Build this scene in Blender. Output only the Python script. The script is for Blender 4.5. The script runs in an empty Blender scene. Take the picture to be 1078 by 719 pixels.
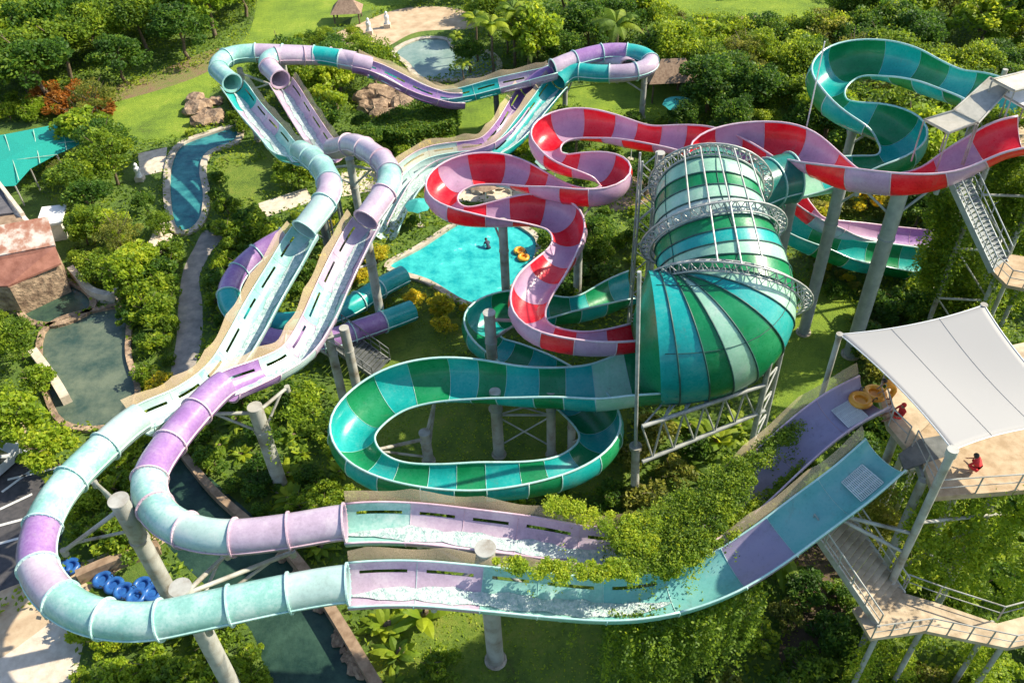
import bpy, math, random
import numpy as np
from mathutils import Vector, Matrix
random.seed(7); rng = np.random.default_rng(7)
C = bpy.context.scene.collection
R_ = math.radians
# ------------------------------------------------------------------ camera
PITCH, ROLL, F, H = R_(42.5), R_(2.6), 930.0, 42.0
r0 = Vector((1, 0, 0)); u0 = Vector((0, math.sin(PITCH), math.cos(PITCH)))
FWD = Vector((0, math.cos(PITCH), -math.sin(PITCH)))
RT = r0*math.cos(ROLL) - u0*math.sin(ROLL)
UP = u0*math.cos(ROLL) + r0*math.sin(ROLL)
CAM = Vector((0, 0, H))
cd = bpy.data.cameras.new('camera'); cam = bpy.data.objects.new('camera', cd); C.objects.link(cam)
cd.sensor_width = 36; cd.lens = F/1078*36; cd.clip_end = 2000; cd.clip_start = 0.5
m = Matrix((RT, UP, -FWD)).transposed().to_4x4(); m.translation = CAM
cam.matrix_world = m
bpy.context.scene.camera = cam
def W(px, py, z=0.0):
    d = FWD + RT*((px-539)/F) - UP*((py-359.5)/F)
    t = (z-H)/d.z
    return CAM + d*t
# ------------------------------------------------------------------ world
sc = bpy.context.scene
SUN_EL, SUN_AZ = R_(40), R_(78)      # azimuth clockwise from +Y (forward), to the right
w = bpy.data.worlds.new('World'); sc.world = w; w.use_nodes = True
nt = w.node_tree; bg = nt.nodes['Background']; sky = nt.nodes.new('ShaderNodeTexSky')
sky.sky_type = 'NISHITA'; sky.sun_disc = False; sky.sun_elevation = SUN_EL; sky.sun_rotation = SUN_AZ
nt.links.new(sky.outputs[0], bg.inputs[0]); bg.inputs[1].default_value = 0.135
sl = bpy.data.lights.new('sun', 'SUN'); sl.energy = 5.0; sl.angle = R_(0.6); sl.color = (1, .90, .70)
so = bpy.data.objects.new('sun', sl); C.objects.link(so)
sd = Vector((math.sin(SUN_AZ)*math.cos(SUN_EL), math.cos(SUN_AZ)*math.cos(SUN_EL), math.sin(SUN_EL)))
so.rotation_euler = sd.to_track_quat('Z', 'Y').to_euler()
sc.view_settings.view_transform = 'Standard'; sc.view_settings.look = 'None'
sc.view_settings.exposure = 0.77; sc.view_settings.gamma = 1.0
sc.cycles.max_bounces = 6; sc.cycles.diffuse_bounces = 3; sc.cycles.transparent_max_bounces = 12
sc.cycles.caustics_reflective = False; sc.cycles.caustics_refractive = False
# ------------------------------------------------------------------ materials
MATS = {}
def newmat(name):
    mt = bpy.data.materials.new(name); mt.use_nodes = True
    MATS[name] = mt
    return mt, mt.node_tree, mt.node_tree.nodes['Principled BSDF'], mt.node_tree.nodes['Material Output']
def ramp(nt, fac, stops):
    r = nt.nodes.new('ShaderNodeValToRGB'); e = r.color_ramp.elements
    while len(e) < len(stops): e.new(0.5)
    for i, (p, c) in enumerate(stops):
        e[i].position = p; e[i].color = (*c, 1)
    nt.links.new(fac, r.inputs[0]); return r.outputs[0]
def noise(nt, scale, detail=4, coord='Object', rough=.6, vec_scale=None):
    tc = nt.nodes.new('ShaderNodeTexCoord'); n = nt.nodes.new('ShaderNodeTexNoise')
    n.inputs['Scale'].default_value = scale; n.inputs['Detail'].default_value = detail
    n.inputs['Roughness'].default_value = rough
    src = tc.outputs[coord]
    if vec_scale:
        mp = nt.nodes.new('ShaderNodeMapping'); mp.inputs['Scale'].default_value = vec_scale
        nt.links.new(src, mp.inputs[0]); src = mp.outputs[0]
    nt.links.new(src, n.inputs['Vector'])
    return n.outputs['Fac']
def bump(nt, b, h, strength=.4, dist=.05):
    n = nt.nodes.new('ShaderNodeBump'); n.inputs['Strength'].default_value = strength; n.inputs['Distance'].default_value = dist
    nt.links.new(h, n.inputs['Height']); nt.links.new(n.outputs[0], b.inputs['Normal'])
def surf(name, c1, c2, scale=3, rough=.8, bmp=.3, bscale=20, metal=0, stops=None, detail=5, bdist=.03):
    mt, nt, b, o = newmat(name)
    nt.links.new(ramp(nt, noise(nt, scale, detail), stops or [(.35, c1), (.65, c2)]), b.inputs['Base Color'])
    b.inputs['Roughness'].default_value = rough; b.inputs['Metallic'].default_value = metal
    if bmp: bump(nt, b, noise(nt, bscale, 4), bmp, bdist)
    return mt
def mul(c, k): return tuple(min(1, x*k) for x in c)
def gel(name, col, fade, trans=.22, rough=.24, fadeamt=.5):
    """faded, slightly translucent fibreglass"""
    mt, nt, b, o = newmat(name)
    a = noise(nt, .55, 6, rough=.7); g = noise(nt, 7, 5, rough=.7)
    ad = nt.nodes.new('ShaderNodeMath'); ad.operation = 'MULTIPLY_ADD'; ad.inputs[1].default_value = .45
    nt.links.new(g, ad.inputs[0]); nt.links.new(a, ad.inputs[2])
    mx = tuple(col[i]*(1-fadeamt)+fade[i]*fadeamt for i in range(3))
    cc = ramp(nt, ad.outputs[0], [(.5, mul(col, .82)), (.68, col), (.88, mx)])
    dn = noise(nt, 1.6, 8, rough=.8, vec_scale=(1, 1, .35)); dm = nt.nodes.new('ShaderNodeMapRange'); dm.inputs[1].default_value = .56; dm.inputs[2].default_value = .74; dm.inputs[4].default_value = .42
    nt.links.new(dn, dm.inputs[0]); mxn = nt.nodes.new('ShaderNodeMix'); mxn.data_type = 'RGBA'; mxn.inputs[7].default_value = (.20, .19, .16, 1)
    nt.links.new(dm.outputs[0], mxn.inputs[0]); nt.links.new(cc, mxn.inputs[6]); cc = mxn.outputs[2]
    nt.links.new(cc, b.inputs['Base Color'])
    rr = nt.nodes.new('ShaderNodeMapRange'); rr.inputs[3].default_value = rough*.8; rr.inputs[4].default_value = rough*1.7
    nt.links.new(g, rr.inputs[0]); nt.links.new(rr.outputs[0], b.inputs['Roughness'])
    b.inputs['Coat Weight'].default_value = .35; b.inputs['Coat Roughness'].default_value = .12
    bump(nt, b, noise(nt, 2.5, 2), .25, .04)
    t = nt.nodes.new('ShaderNodeBsdfTranslucent'); nt.links.new(cc, t.inputs[0])
    ms = nt.nodes.new('ShaderNodeMixShader'); ms.inputs[0].default_value = trans
    nt.links.new(b.outputs[0], ms.inputs[1]); nt.links.new(t.outputs[0], ms.inputs[2]); nt.links.new(ms.outputs[0], o.inputs[0])
    return mt
WH = (.75, .78, .76)
gel('A', (.30, .60, .54), (.68, .82, .79), fadeamt=.7)      # pale aqua
gel('W', (.46, .64, .61), (.68, .73, .72), fadeamt=.6)       # washed out aqua
gel('L', (.54, .43, .56), (.74, .67, .73), fadeamt=.6)       # lavender grey
gel('P', (.36, .19, .47), (.62, .48, .66), fadeamt=.45)      # purple
gel('T', (.012, .46, .44), (.25, .68, .62), trans=.28, fadeamt=.3)      # turquoise
gel('G', (.006, .28, .10), (.10, .52, .30), trans=.28, fadeamt=.25)     # green
gel('M', (.40, .74, .56), (.76, .86, .80), trans=.28, fadeamt=.5)       # mint
gel('D', (.01, .20, .17), (.05, .35, .28), fadeamt=.3)       # dark sea green
gel('R', (.78, .012, .035), (.85, .25, .25), trans=.28, fadeamt=.2)    # red
gel('V', (.56, .36, .54), (.76, .60, .70), trans=.28, fadeamt=.35)       # violet of the red slide
gel('Q', (.20, .55, .53), (.45, .68, .66), fadeamt=.3)       # slide bed aqua
gel('B', (.42, .37, .53), (.50, .42, .58), fadeamt=.35)      # slide bed violet
gel('rimwhite', (.62, .66, .66), (.8, .8, .8), trans=.05)
gel('rimpink', (.60, .42, .50), (.8, .7, .75), trans=.05)
gel('rimaqua', (.40, .66, .62), (.75, .82, .80), trans=.05)
surf('steel', (.30, .33, .34), (.42, .45, .45), 2, .45, .15, 30, .25)
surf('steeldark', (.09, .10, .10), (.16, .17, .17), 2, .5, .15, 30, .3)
surf('steelpaint', (.34, .36, .33), (.50, .50, .46), 1.2, .6, .3, 25, 0, stops=[(.28, (.16, .13, .10)), (.40, (.29, .27, .23)), (.52, (.37, .37, .34)), (.72, (.46, .46, .42))])
surf('seam', (.012, .06, .055), (.03, .11, .10), 3, .5, 0)
surf('flangedark', (.04, .08, .085), (.10, .14, .15), 3, .5, 0)
surf('truss', (.28, .30, .29), (.46, .47, .45), 2, .45, .1, 30, .2)
surf('concrete', (.38, .33, .26), (.55, .49, .40), 1.5, .9, .3, 12, stops=[(.3, (.28, .24, .18)), (.5, (.46, .40, .32)), (.7, (.58, .52, .43))])
surf('palestone', (.50, .42, .33), (.66, .58, .48), 2, .9, .4, 8)
surf('sand', (.38, .27, .17), (.56, .44, .30), .8, .95, .3, 10)
surf('asphalt', (.045, .045, .05), (.08, .075, .08), 2.5, .9, .3, 30)
surf('paintline', (.55, .55, .52), (.7, .7, .68), 6, .8, 0)
surf('pathstone', (.13, .12, .13), (.24, .21, .20), 1.2, .9, .5, 6, stops=[(.35, (.22, .20, .18)), (.5, (.30, .27, .24)), (.7, (.44, .37, .30))])
surf('rock', (.22, .15, .10), (.42, .30, .20), 1.6, .95, .8, 3, stops=[(.3, (.14, .09, .06)), (.5, (.30, .21, .14)), (.7, (.50, .36, .24))], bdist=.2)
surf('brownwall', (.20, .13, .08), (.34, .24, .16), 2, .9, .5, 6)
surf('bark', (.10, .07, .045), (.20, .15, .10), 5, .95, .6, 15)
surf('thatch', (.20, .13, .09), (.34, .24, .17), 4, .95, .6, 25)
surf('roofred', (.30, .10, .06), (.55, .38, .30), .9, .85, .5, 9, stops=[(.32, (.28, .10, .06)), (.46, (.38, .20, .14)), (.56, (.58, .50, .44)), (.7, (.66, .60, .54))])
surf('roofbrown', (.20, .075, .05), (.32, .14, .10), 1.5, .85, .5, 9)
surf('roofgrey', (.07, .07, .08), (.14, .13, .14), 1.2, .8, .3, 9)
surf('plaster', (.55, .52, .47), (.70, .66, .60), 2, .9, .2, 9)
surf('whitepaint', (.72, .72, .70), (.80, .80, .78), 3, .6, .1, 9)
surf('beigecloth', (.50, .46, .37), (.60, .55, .46), 3, .9, .1, 30)
surf('greycloth', (.30, .30, .27), (.40, .39, .35), 3, .9, .1, 30)
surf('umbgreen', (.25, .46, .36), (.42, .58, .48), 2, .85, .1, 30)
surf('umbteal', (.02, .30, .28), (.05, .40, .37), 2, .85, .1, 30)
surf('orange', (.75, .30, .02), (.85, .42, .05), 3, .35, 0)
surf('bluepl', (.015, .07, .28), (.03, .14, .40), 3, .35, 0)
surf('redcloth', (.55, .015, .02), (.65, .03, .03), 5, .8, 0)
surf('orangecloth', (.70, .28, .02), (.78, .36, .03), 5, .8, 0)
surf('skin', (.30, .16, .10), (.36, .20, .13), 5, .6, 0)
surf('hair', (.015, .011, .01), (.03, .02, .018), 5, .6, 0)
surf('black', (.02, .02, .02), (.035, .035, .035), 5, .6, 0)
surf('darkcloth', (.03, .04, .07), (.05, .06, .10), 5, .8, 0)
surf('carpaint', (.50, .53, .58), (.55, .58, .62), 5, .25, 0, metal=.2)
surf('glass', (.02, .025, .03), (.03, .035, .04), 5, .08, 0)
surf('woodfloor', (.34, .24, .14), (.50, .38, .25), 2, .85, .3, 14)
surf('stepstone', (.34, .26, .17), (.60, .48, .34), 1.3, .9, .3, 14)
surf('soil', (.06, .045, .03), (.13, .09, .06), 1, .95, .5, 9)
# ground: soil with patchy green
def groundmat(name, stops, s=.35, s2=5):
    mt, nt, b, o = newmat(name)
    a = noise(nt, s, 8, rough=.72); g = noise(nt, s2, 5, rough=.7)
    ad = nt.nodes.new('ShaderNodeMath'); ad.operation = 'MULTIPLY_ADD'; ad.inputs[1].default_value = .5
    nt.links.new(g, ad.inputs[0]); nt.links.new(a, ad.inputs[2])
    nt.links.new(ramp(nt, ad.outputs[0], stops), b.inputs['Base Color'])
    b.inputs['Roughness'].default_value = .95
    bump(nt, b, noise(nt, 9, 6, rough=.8), .9, .15)
    return mt
groundmat('ground', [(.48, (.12, .085, .045)), (.58, (.06, .10, .02)), (.76, (.10, .18, .022)), (1, (.20, .25, .04))])
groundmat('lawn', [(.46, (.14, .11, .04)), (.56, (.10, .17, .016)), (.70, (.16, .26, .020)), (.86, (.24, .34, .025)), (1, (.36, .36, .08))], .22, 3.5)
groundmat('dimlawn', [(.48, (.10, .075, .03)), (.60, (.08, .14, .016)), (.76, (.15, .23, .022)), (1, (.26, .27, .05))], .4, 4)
groundmat('scrub', [(.50, (.16, .10, .05)), (.64, (.24, .16, .09)), (.80, (.20, .20, .06)), (1, (.12, .18, .03))], .25, 2)
def water(name, c1, c2, rough=.05, foam=None, s=.4, bs=3, bstr=.35):
    mt, nt, b, o = newmat(name)
    a = noise(nt, s, 6, rough=.65)
    st = [(.35, c1), (.65, c2)]
    if foam: st.append((foam, (.75, .82, .82)))
    nt.links.new(ramp(nt, a, st), b.inputs['Base Color'])
    b.inputs['Roughness'].default_value = rough; b.inputs['IOR'].default_value = 1.33
    bump(nt, b, noise(nt, bs, 4), bstr, .08)
    return mt
water('poolwater', (.008, .30, .33), (.06, .55, .52), foam=.80, s=.9, bs=1.6, bstr=.8)
water('riverwater', (.01, .10, .13), (.05, .27, .27), s=.7, bs=2, bstr=.7)
water('pondwater', (.015, .040, .040), (.06, .11, .07), s=.6, bs=2, bstr=.6)
water('murky', (.035, .07, .06), (.14, .17, .12), s=.45, bs=2, bstr=.6)
water('creek', (.012, .035, .028), (.04, .085, .06), s=.6, bs=2.2, bstr=.7)
water('lagoon', (.13, .22, .20), (.28, .36, .32), foam=.9)
water('slidewater', (.24, .38, .37), (.62, .66, .66), rough=.15, s=4.5, bs=9, bstr=.9)
water('slidewaterdark', (.10, .30, .28), (.62, .70, .68), rough=.12, s=3.0, bs=8, bstr=.6)
def leafmat(name, stops, trans=.48):
    stops = [(p_, (min(.9, c_[0]*1.2), min(.9, c_[1]*1.13), c_[2]*.9)) for p_, c_ in stops]
    mt, nt, b, o = newmat(name)
    at = nt.nodes.new('ShaderNodeAttribute'); at.attribute_name = 'tint'
    oi = nt.nodes.new('ShaderNodeObjectInfo')
    ad = nt.nodes.new('ShaderNodeMath'); ad.operation = 'MULTIPLY_ADD'; ad.inputs[1].default_value = .30
    nt.links.new(oi.outputs['Random'], ad.inputs[0]); nt.links.new(at.outputs['Fac'], ad.inputs[2])
    c = ramp(nt, ad.outputs[0], stops)
    nt.links.new(c, b.inputs['Base Color']); b.inputs['Roughness'].default_value = .58
    b.inputs['Specular IOR Level'].default_value = .4
    t = nt.nodes.new('ShaderNodeBsdfTranslucent')
    hs = nt.nodes.new('ShaderNodeHueSaturation'); hs.inputs['Hue'].default_value = .485; hs.inputs['Value'].default_value = 1.5
    nt.links.new(c, hs.inputs['Color']); nt.links.new(hs.outputs[0], t.inputs[0])
    ms = nt.nodes.new('ShaderNodeMixShader'); ms.inputs[0].default_value = trans
    nt.links.new(b.outputs[0], ms.inputs[1]); nt.links.new(t.outputs[0], ms.inputs[2]); nt.links.new(ms.outputs[0], o.inputs[0])
leafmat('leafdark', [(.0, (.020, .060, .010)), (.5, (.060, .15, .018)), (1, (.20, .30, .03))])
leafmat('leafmid', [(.0, (.035, .085, .012)), (.5, (.13, .23, .018)), (1, (.33, .42, .03))])
leafmat('leafbright', [(.0, (.07, .13, .012)), (.5, (.19, .31, .020)), (1, (.40, .47, .04))])
leafmat('leafyellow', [(.0, (.20, .25, .015)), (.5, (.38, .37, .02)), (1, (.75, .62, .05))])
leafmat('leaforange', [(.0, (.10, .09, .015)), (.5, (.26, .12, .02)), (1, (.42, .18, .03))])
leafmat('leafolive', [(.0, (.05, .08, .02)), (.5, (.16, .20, .03)), (1, (.34, .34, .07))])
def netmat(name, col, alpha, s=14):
    mt, nt, b, o = newmat(name)
    b.inputs['Base Color'].default_value = (*col, 1); b.inputs['Roughness'].default_value = .8
    tr = nt.nodes.new('ShaderNodeBsdfTransparent'); ms = nt.nodes.new('ShaderNodeMixShader')
    n = noise(nt, s, 3); rr = nt.nodes.new('ShaderNodeMapRange')
    rr.inputs[1].default_value = .35; rr.inputs[2].default_value = .65
    rr.inputs[3].default_value = max(0, alpha-.18); rr.inputs[4].default_value = min(1, alpha+.18)
    nt.links.new(n, rr.inputs[0]); nt.links.new(rr.outputs[0], ms.inputs[0])
    nt.links.new(tr.outputs[0], ms.inputs[1]); nt.links.new(b.outputs[0], ms.inputs[2]); nt.links.new(ms.outputs[0], o.inputs[0])
netmat('tannet', (.55, .43, .27), .50, 40)
netmat('railmesh', (.25, .27, .26), .45)
netmat('shadenet', (.01, .33, .27), .85)
mt, nt_, b_, o_ = newmat('sail'); b_.inputs['Base Color'].default_value = (.47, .465, .455, 1); b_.inputs['Roughness'].default_value = .7
t_ = nt_.nodes.new('ShaderNodeBsdfTranslucent'); t_.inputs[0].default_value = (.5, .49, .47, 1)
ms_ = nt_.nodes.new('ShaderNodeMixShader'); ms_.inputs[0].default_value = .25
nt_.links.new(b_.outputs[0], ms_.inputs[1]); nt_.links.new(t_.outputs[0], ms_.inputs[2]); nt_.links.new(ms_.outputs[0], o_.inputs[0])
# ------------------------------------------------------------------ object helpers
def tag(o, label=None, cat=None, group=None, kind=None):
    if label: o['label'] = label
    if cat: o['category'] = cat
    if group: o['group'] = group
    if kind: o['kind'] = kind
    elif label: o['kind'] = 'thing'
    return o
def thing(name, label, cat, loc=(0, 0, 0), group=None, rz=0):
    o = bpy.data.objects.new(name, None); C.objects.link(o); o.location = loc; o.rotation_euler = (0, 0, rz)
    o.empty_display_size = .3
    return tag(o, label, cat, group)
class MB:
    def __init__(s): s.v = []; s.f = []
    def add(s, vs, fs):
        n = len(s.v); s.v += [tuple(v) for v in vs]; s.f += [tuple(i+n for i in f) for f in fs]
    def box(s, c, size, rz=0, rx=0, ry=0):
        a, b, d = [x/2 for x in size]
        mt = Matrix.Rotation(rz, 4, 'Z') @ Matrix.Rotation(ry, 4, 'Y') @ Matrix.Rotation(rx, 4, 'X')
        vs = [Vector(c) + mt @ Vector((x, y, z)) for z in (-d, d) for y in (-b, b) for x in (-a, a)]
        s.add(vs, [(0, 2, 3, 1), (4, 5, 7, 6), (0, 1, 5, 4), (1, 3, 7, 5), (3, 2, 6, 7), (2, 0, 4, 6)])
    def rod(s, p, q, r, n=8, r2=None, caps=True):
        p, q = Vector(p), Vector(q); d = q-p
        if d.length < 1e-6: return
        k = d.to_track_quat('Z', 'Y').to_matrix(); r2 = r if r2 is None else r2
        vs = [p + k @ Vector((r*math.cos(2*math.pi*i/n), r*math.sin(2*math.pi*i/n), 0)) for i in range(n)]
        vs += [q + k @ Vector((r2*math.cos(2*math.pi*i/n), r2*math.sin(2*math.pi*i/n), 0)) for i in range(n)]
        fs = [(i, (i+1) % n, n+(i+1) % n, n+i) for i in range(n)]
        if caps: fs += [tuple(range(n))[::-1], tuple(range(n, 2*n))]
        s.add(vs, fs)
    def bar(s, p, q, w_, h_):
        """rectangular beam"""
        p, q = Vector(p), Vector(q); d = (q-p).normalized(); sd_ = d.cross(Vector((0, 0, 1)))
        if sd_.length < 1e-3: sd_ = Vector((1, 0, 0))
        sd_.normalize(); up_ = sd_.cross(d)
        vs = [e + sd_*a*w_/2 + up_*b*h_/2 for e in (p, q) for a, b in ((-1, -1), (1, -1), (1, 1), (-1, 1))]
        s.add(vs, [(0, 3, 2, 1), (4, 5, 6, 7), (0, 1, 5, 4), (1, 2, 6, 5), (2, 3, 7, 6), (3, 0, 4, 7)])
    def path(s, pts, r, n=7, closed=False):
        pts = [Vector(p) for p in pts]; N = len(pts); vs = []; prev = None
        for i, p in enumerate(pts):
            if closed: t = pts[(i+1) % N]-pts[i-1]
            else: t = pts[min(i+1, N-1)]-pts[max(i-1, 0)]
            t.normalize()
            if prev is None:
                a = t.orthogonal().normalized()
            else:
                a = prev - t*prev.dot(t); a = a.normalized() if a.length > 1e-5 else t.orthogonal().normalized()
            prev = a; b = t.cross(a)
            vs += [p + (a*math.cos(2*math.pi*k/n) + b*math.sin(2*math.pi*k/n))*r for k in range(n)]
        fs = []
        for i in range(N if closed else N-1):
            j = (i+1) % N
            fs += [(i*n+k, i*n+(k+1) % n, j*n+(k+1) % n, j*n+k) for k in range(n)]
        if not closed: fs += [tuple(range(n))[::-1], tuple(range((N-1)*n, N*n))]
        s.add(vs, fs)
    def slab(s, pts, t):
        """polygon extruded down by t"""
        pts = [Vector(p) for p in pts]; n = len(pts); lo = [p-Vector((0, 0, t)) for p in pts]
        s.add(pts+lo, [tuple(range(n)), tuple(range(n, 2*n))[::-1]] + [(i, n+i, n+(i+1) % n, (i+1) % n) for i in range(n)])
    def build(s, name, mat, parent=None, smooth=False, auto=None):
        me = bpy.data.meshes.new(name); me.from_pydata(s.v, [], s.f); me.update()
        me.materials.append(MATS[mat])
        if smooth: me.polygons.foreach_set('use_smooth', [True]*len(me.polygons))
        if auto: me.set_sharp_from_angle(angle=auto)
        o = bpy.data.objects.new(name, me); C.objects.link(o)
        if parent is not None:
            o.parent = parent
            p0 = parent.location; 
            if parent.parent is None and (p0.length > 0 or parent.rotation_euler.z):
                o.matrix_parent_inverse = (Matrix.Translation(p0) @ Matrix.Rotation(parent.rotation_euler.z, 4, 'Z')).inverted()
        return o
def catmull(pts, per=12, closed=False):
    pts = [np.array(p, float) for p in pts]; out = []; n = len(pts)
    rg = range(n) if closed else range(n-1)
    for i in rg:
        if closed: a, b, c, d = pts[i-1], pts[i], pts[(i+1) % n], pts[(i+2) % n]
        else: a, b, c, d = pts[max(i-1, 0)], pts[i], pts[i+1], pts[min(i+2, n-1)]
        for k in range(per):
            t = k/per
            out.append(.5*((2*b)+(-a+c)*t+(2*a-5*b+4*c-d)*t*t+(-a+3*b-3*c+d)*t**3))
    if not closed: out.append(pts[-1])
    return out
def resample(P, step):
    P = np.array(P); d = np.r_[0, np.cumsum(np.linalg.norm(np.diff(P, axis=0), axis=1))]
    n = max(2, int(round(d[-1]/step))+1); s = np.linspace(0, d[-1], n)
    return np.stack([np.interp(s, d, P[:, k]) for k in range(3)], 1), s, d
# ------------------------------------------------------------------ slides
def frames(pts, step=.4, smooth_it=3):
    world = [tuple(W(p[0], p[1], p[2])) for p in pts]
    cm = catmull(world, 12); P, s, d = resample(cm, step)
    for _ in range(smooth_it): P[1:-1] = (P[:-2]+2*P[1:-1]+P[2:])/4
    cs = d[::12]                      # arc position of each control point
    T = np.gradient(P, axis=0); T /= np.linalg.norm(T, axis=1)[:, None]
    S = np.cross(T, [0, 0, 1]); S /= np.linalg.norm(S, axis=1)[:, None]; U = np.cross(S, T)
    ang = np.unwrap(np.arctan2(T[:, 1], T[:, 0])); k = np.gradient(ang)/(s[1]-s[0])
    ker = np.ones(9)/9; k = np.convolve(np.pad(k, 4, 'edge'), ker, 'valid')
    return P, s, cs, T, S, U, k
def xsec(P, S, U, i, R, a): return P[i] + R*(S[i]*math.sin(a) - U[i]*math.cos(a))
def shell(mb, P, S, U, i0, i1, R, lo, hi, n, th=.05, slots=None, rf=None):
    """double skin along samples i0..i1; lo/hi are per-sample arc limits; slots = (angle list, start, end) openings"""
    N = i1-i0+1; full = (hi[i0]-lo[i0]) >= 2*math.pi-1e-3
    vs = []; cols = n if full else n+1
    for i in range(i0, i1+1):
        for rr in (R, R+th):
            for k in range(cols):
                a = lo[i] + (hi[i]-lo[i])*k/n
                vs.append(xsec(P, S, U, i, rr*(rf[i] if rf is not None else 1), a))
    fs = []
    for j in range(N-1):
        for k in range(n):
            k2 = (k+1) % cols if full else k+1
            if slots and slots[1] <= j < slots[2] and k in slots[0]: continue
            a = j*2*cols; b = (j+1)*2*cols
            fs.append((a+k, a+k2, b+k2, b+k))
            fs.append((a+cols+k, b+cols+k, b+cols+k2, a+cols+k2))
        if not full:
            a = j*2*cols; b = (j+1)*2*cols
            fs.append((a, b, b+cols, a+cols)); fs.append((a+n, a+cols+n, b+cols+n, b+n))
    for a in (0, (N-1)*2*cols):
        for k in range(n):
            k2 = (k+1) % cols if full else k+1
            fs.append((a+k, a+cols+k, a+cols+k2, a+k2))
    mb.add(vs, fs)
def slide(name, label, cat, pts, Rt=.75, Ro=.97, seg=2.5, A=86, bankK=0, rim='rimpink', rimr=.05, net=None, slots=False,
          watermat='slidewater', wend=None, flange=True, group=None, wet=True, smooth_it=3, ribs=False, roll=None, flare=0):
    P, s, cs, T, S, U, kap = frames(pts, smooth_it=smooth_it)
    base = W(pts[0][0], pts[0][1], pts[0][2]); root = thing(name, label, cat, (base.x, base.y, 0), group)
    N = len(s); idx = np.clip(np.searchsorted(cs, s, 'right')-1, 0, len(pts)-1)
    kind = [pts[i][3][0] for i in idx]
    # runs of one kind
    runs = []; a = 0
    for i in range(1, N+1):
        if i == N or kind[i] != kind[a]: runs.append((a, min(i, N-1), kind[a])); a = i
    bank = np.clip(-kap*bankK, -1, 1)*R_(32)*-1
    bank = np.convolve(np.pad(bank, 6, 'edge'), np.ones(13)/13, 'valid')
    cnt = 0; orun = -1; rf = 1+flare*np.exp(-(s/5.0)**2)
    for (a, b, kd) in runs:
        if kd == 'n' or b-a < 2: continue
        L = s[b]-s[a]; ns = max(1, int(round(L/seg)))
        cuts = [a+int(round((b-a)*q/ns)) for q in range(ns+1)]
        if kd == 't': lo = np.full(N, -math.pi); hi = np.full(N, math.pi)
        else: lo = -R_(A)+bank; hi = R_(A)+bank
        for q in range(ns):
            i0, i1 = cuts[q], cuts[q+1]
            if i1 <= i0: continue
            code = pts[idx[(i0+i1)//2]][3][1:]; col = code[cnt % len(code)]; cnt += 1
            mb = MB()
            if kd == 't': shell(mb, P, S, U, i0, i1, Rt, lo, hi, 26)
            else:
                sl_ = None
                if slots and kd == 'o' and i1-i0 >= 4: sl_ = ((3, 16), 1, i1-i0-1)
                shell(mb, P, S, U, i0, i1, Ro, lo, hi, 20, slots=sl_, rf=rf)
            o = mb.build('tube_section' if kd == 't' else 'channel_section', col, root, True, auto=R_(50))
            if flange:
                if kd == 't':
                    f = MB()
                    vv = []; nf = 30
                    for k in range(nf):
                        for rr, off in ((Rt+.03, -.035), (Rt+.15, -.035), (Rt+.15, .035), (Rt+.03, .035)): vv.append(xsec(P, S, U, i0, rr, 2*math.pi*k/nf)+T[i0]*off)
                    f.add(vv, [(k*4+e, k*4+(e+1) % 4, ((k+1) % nf)*4+(e+1) % 4, ((k+1) % nf)*4+e) for k in range(nf) for e in range(4)])
                    if P[i0][1] < 30:
                        for k in range(18):
                            c0 = xsec(P, S, U, i0, Rt+.10, 2*math.pi*k/18); f.rod(c0-T[i0]*.07, c0+T[i0]*.07, .02, 5)
                    f.build('flange', rim, root)
                else:
                    f = MB()
                    f.path([xsec(P, S, U, i0, Ro*rf[i0]+.06, lo[i0]+(hi[i0]-lo[i0])*k/16) for k in range(17)], .035, 5)
                    f.path([xsec(P, S, U, i0, Ro*rf[i0]-.008, lo[i0]+(hi[i0]-lo[i0])*k/16) for k in range(17)], .016, 4)
                    f.build('joint_rib', rim if ribs is False else ribs, root, True)
        if kd == 't':
            for e in (-1, 1):
                f = MB(); f.path([xsec(P, S, U, i, Rt+.06, e*R_(84)) for i in range(a, b+1)], .05, 5); f.build('side_flange', rim, root, True)
        if kd in 'od':
            orun += 1
            for e, arr in (('l', lo), ('h', hi)):
                f = MB(); f.path([xsec(P, S, U, i, Ro*rf[i]+.02, arr[i]) for i in range(a, b+1)], rimr, 6); f.build('rim', rim, root, True)
            if wet and kd == 'o':
                f = MB(); vs = []; fs = []; ww = R_(21)
                for i in range(a, b+1):
                    cb = bank[i]*.35
                    tp = min(1, .12+min(i-a, b-i)*(s[1]-s[0])/2.5)*(1+.18*math.sin(i*.9)+.12*math.sin(i*2.3)); wi = ww*tp
                    vs += [xsec(P, S, U, i, Ro-.03-.05*math.cos(x/ww*1.5), cb+x) for x in (-wi, -wi*.4, wi*.4, wi)]
                for j in range(b-a):
                    for k in range(3): fs.append((j*4+k, j*4+k+1, j*4+5+k, j*4+4+k))
                f.add(vs, fs); f.build('water', watermat, root, True)
            if net:
                for side in (net.get(orun, net['d']),):
                    arr = hi if side > 0 else lo; f = MB(); vs = []; fs = []; po = MB()
                    for i in range(a, b+1):
                        ph = (s[i]-s[a])/3.2; hgt = .34+.20*(1-abs(math.sin(math.pi*ph)))**1.1+.05*math.sin(ph*7)
                        e = xsec(P, S, U, i, Ro+.10, arr[i])
                        out = S[i]*side
                        vs += [e, e+out*.10+np.array((0, 0, hgt*.5)), e+out*.28+np.array((0, 0, hgt))]
                        if i == a or int(ph) != int((s[i-1]-s[a])/3.2):
                            po.rod(e, e+out*.28+np.array((0, 0, hgt)), .03, 6)
                    for j in range(b-a):
                        for k in range(2): fs.append((j*3+k, j*3+k+1, j*3+4+k, j*3+3+k))
                    f.add(vs, fs); f.build('safety_net', 'tannet', root, True)
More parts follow.
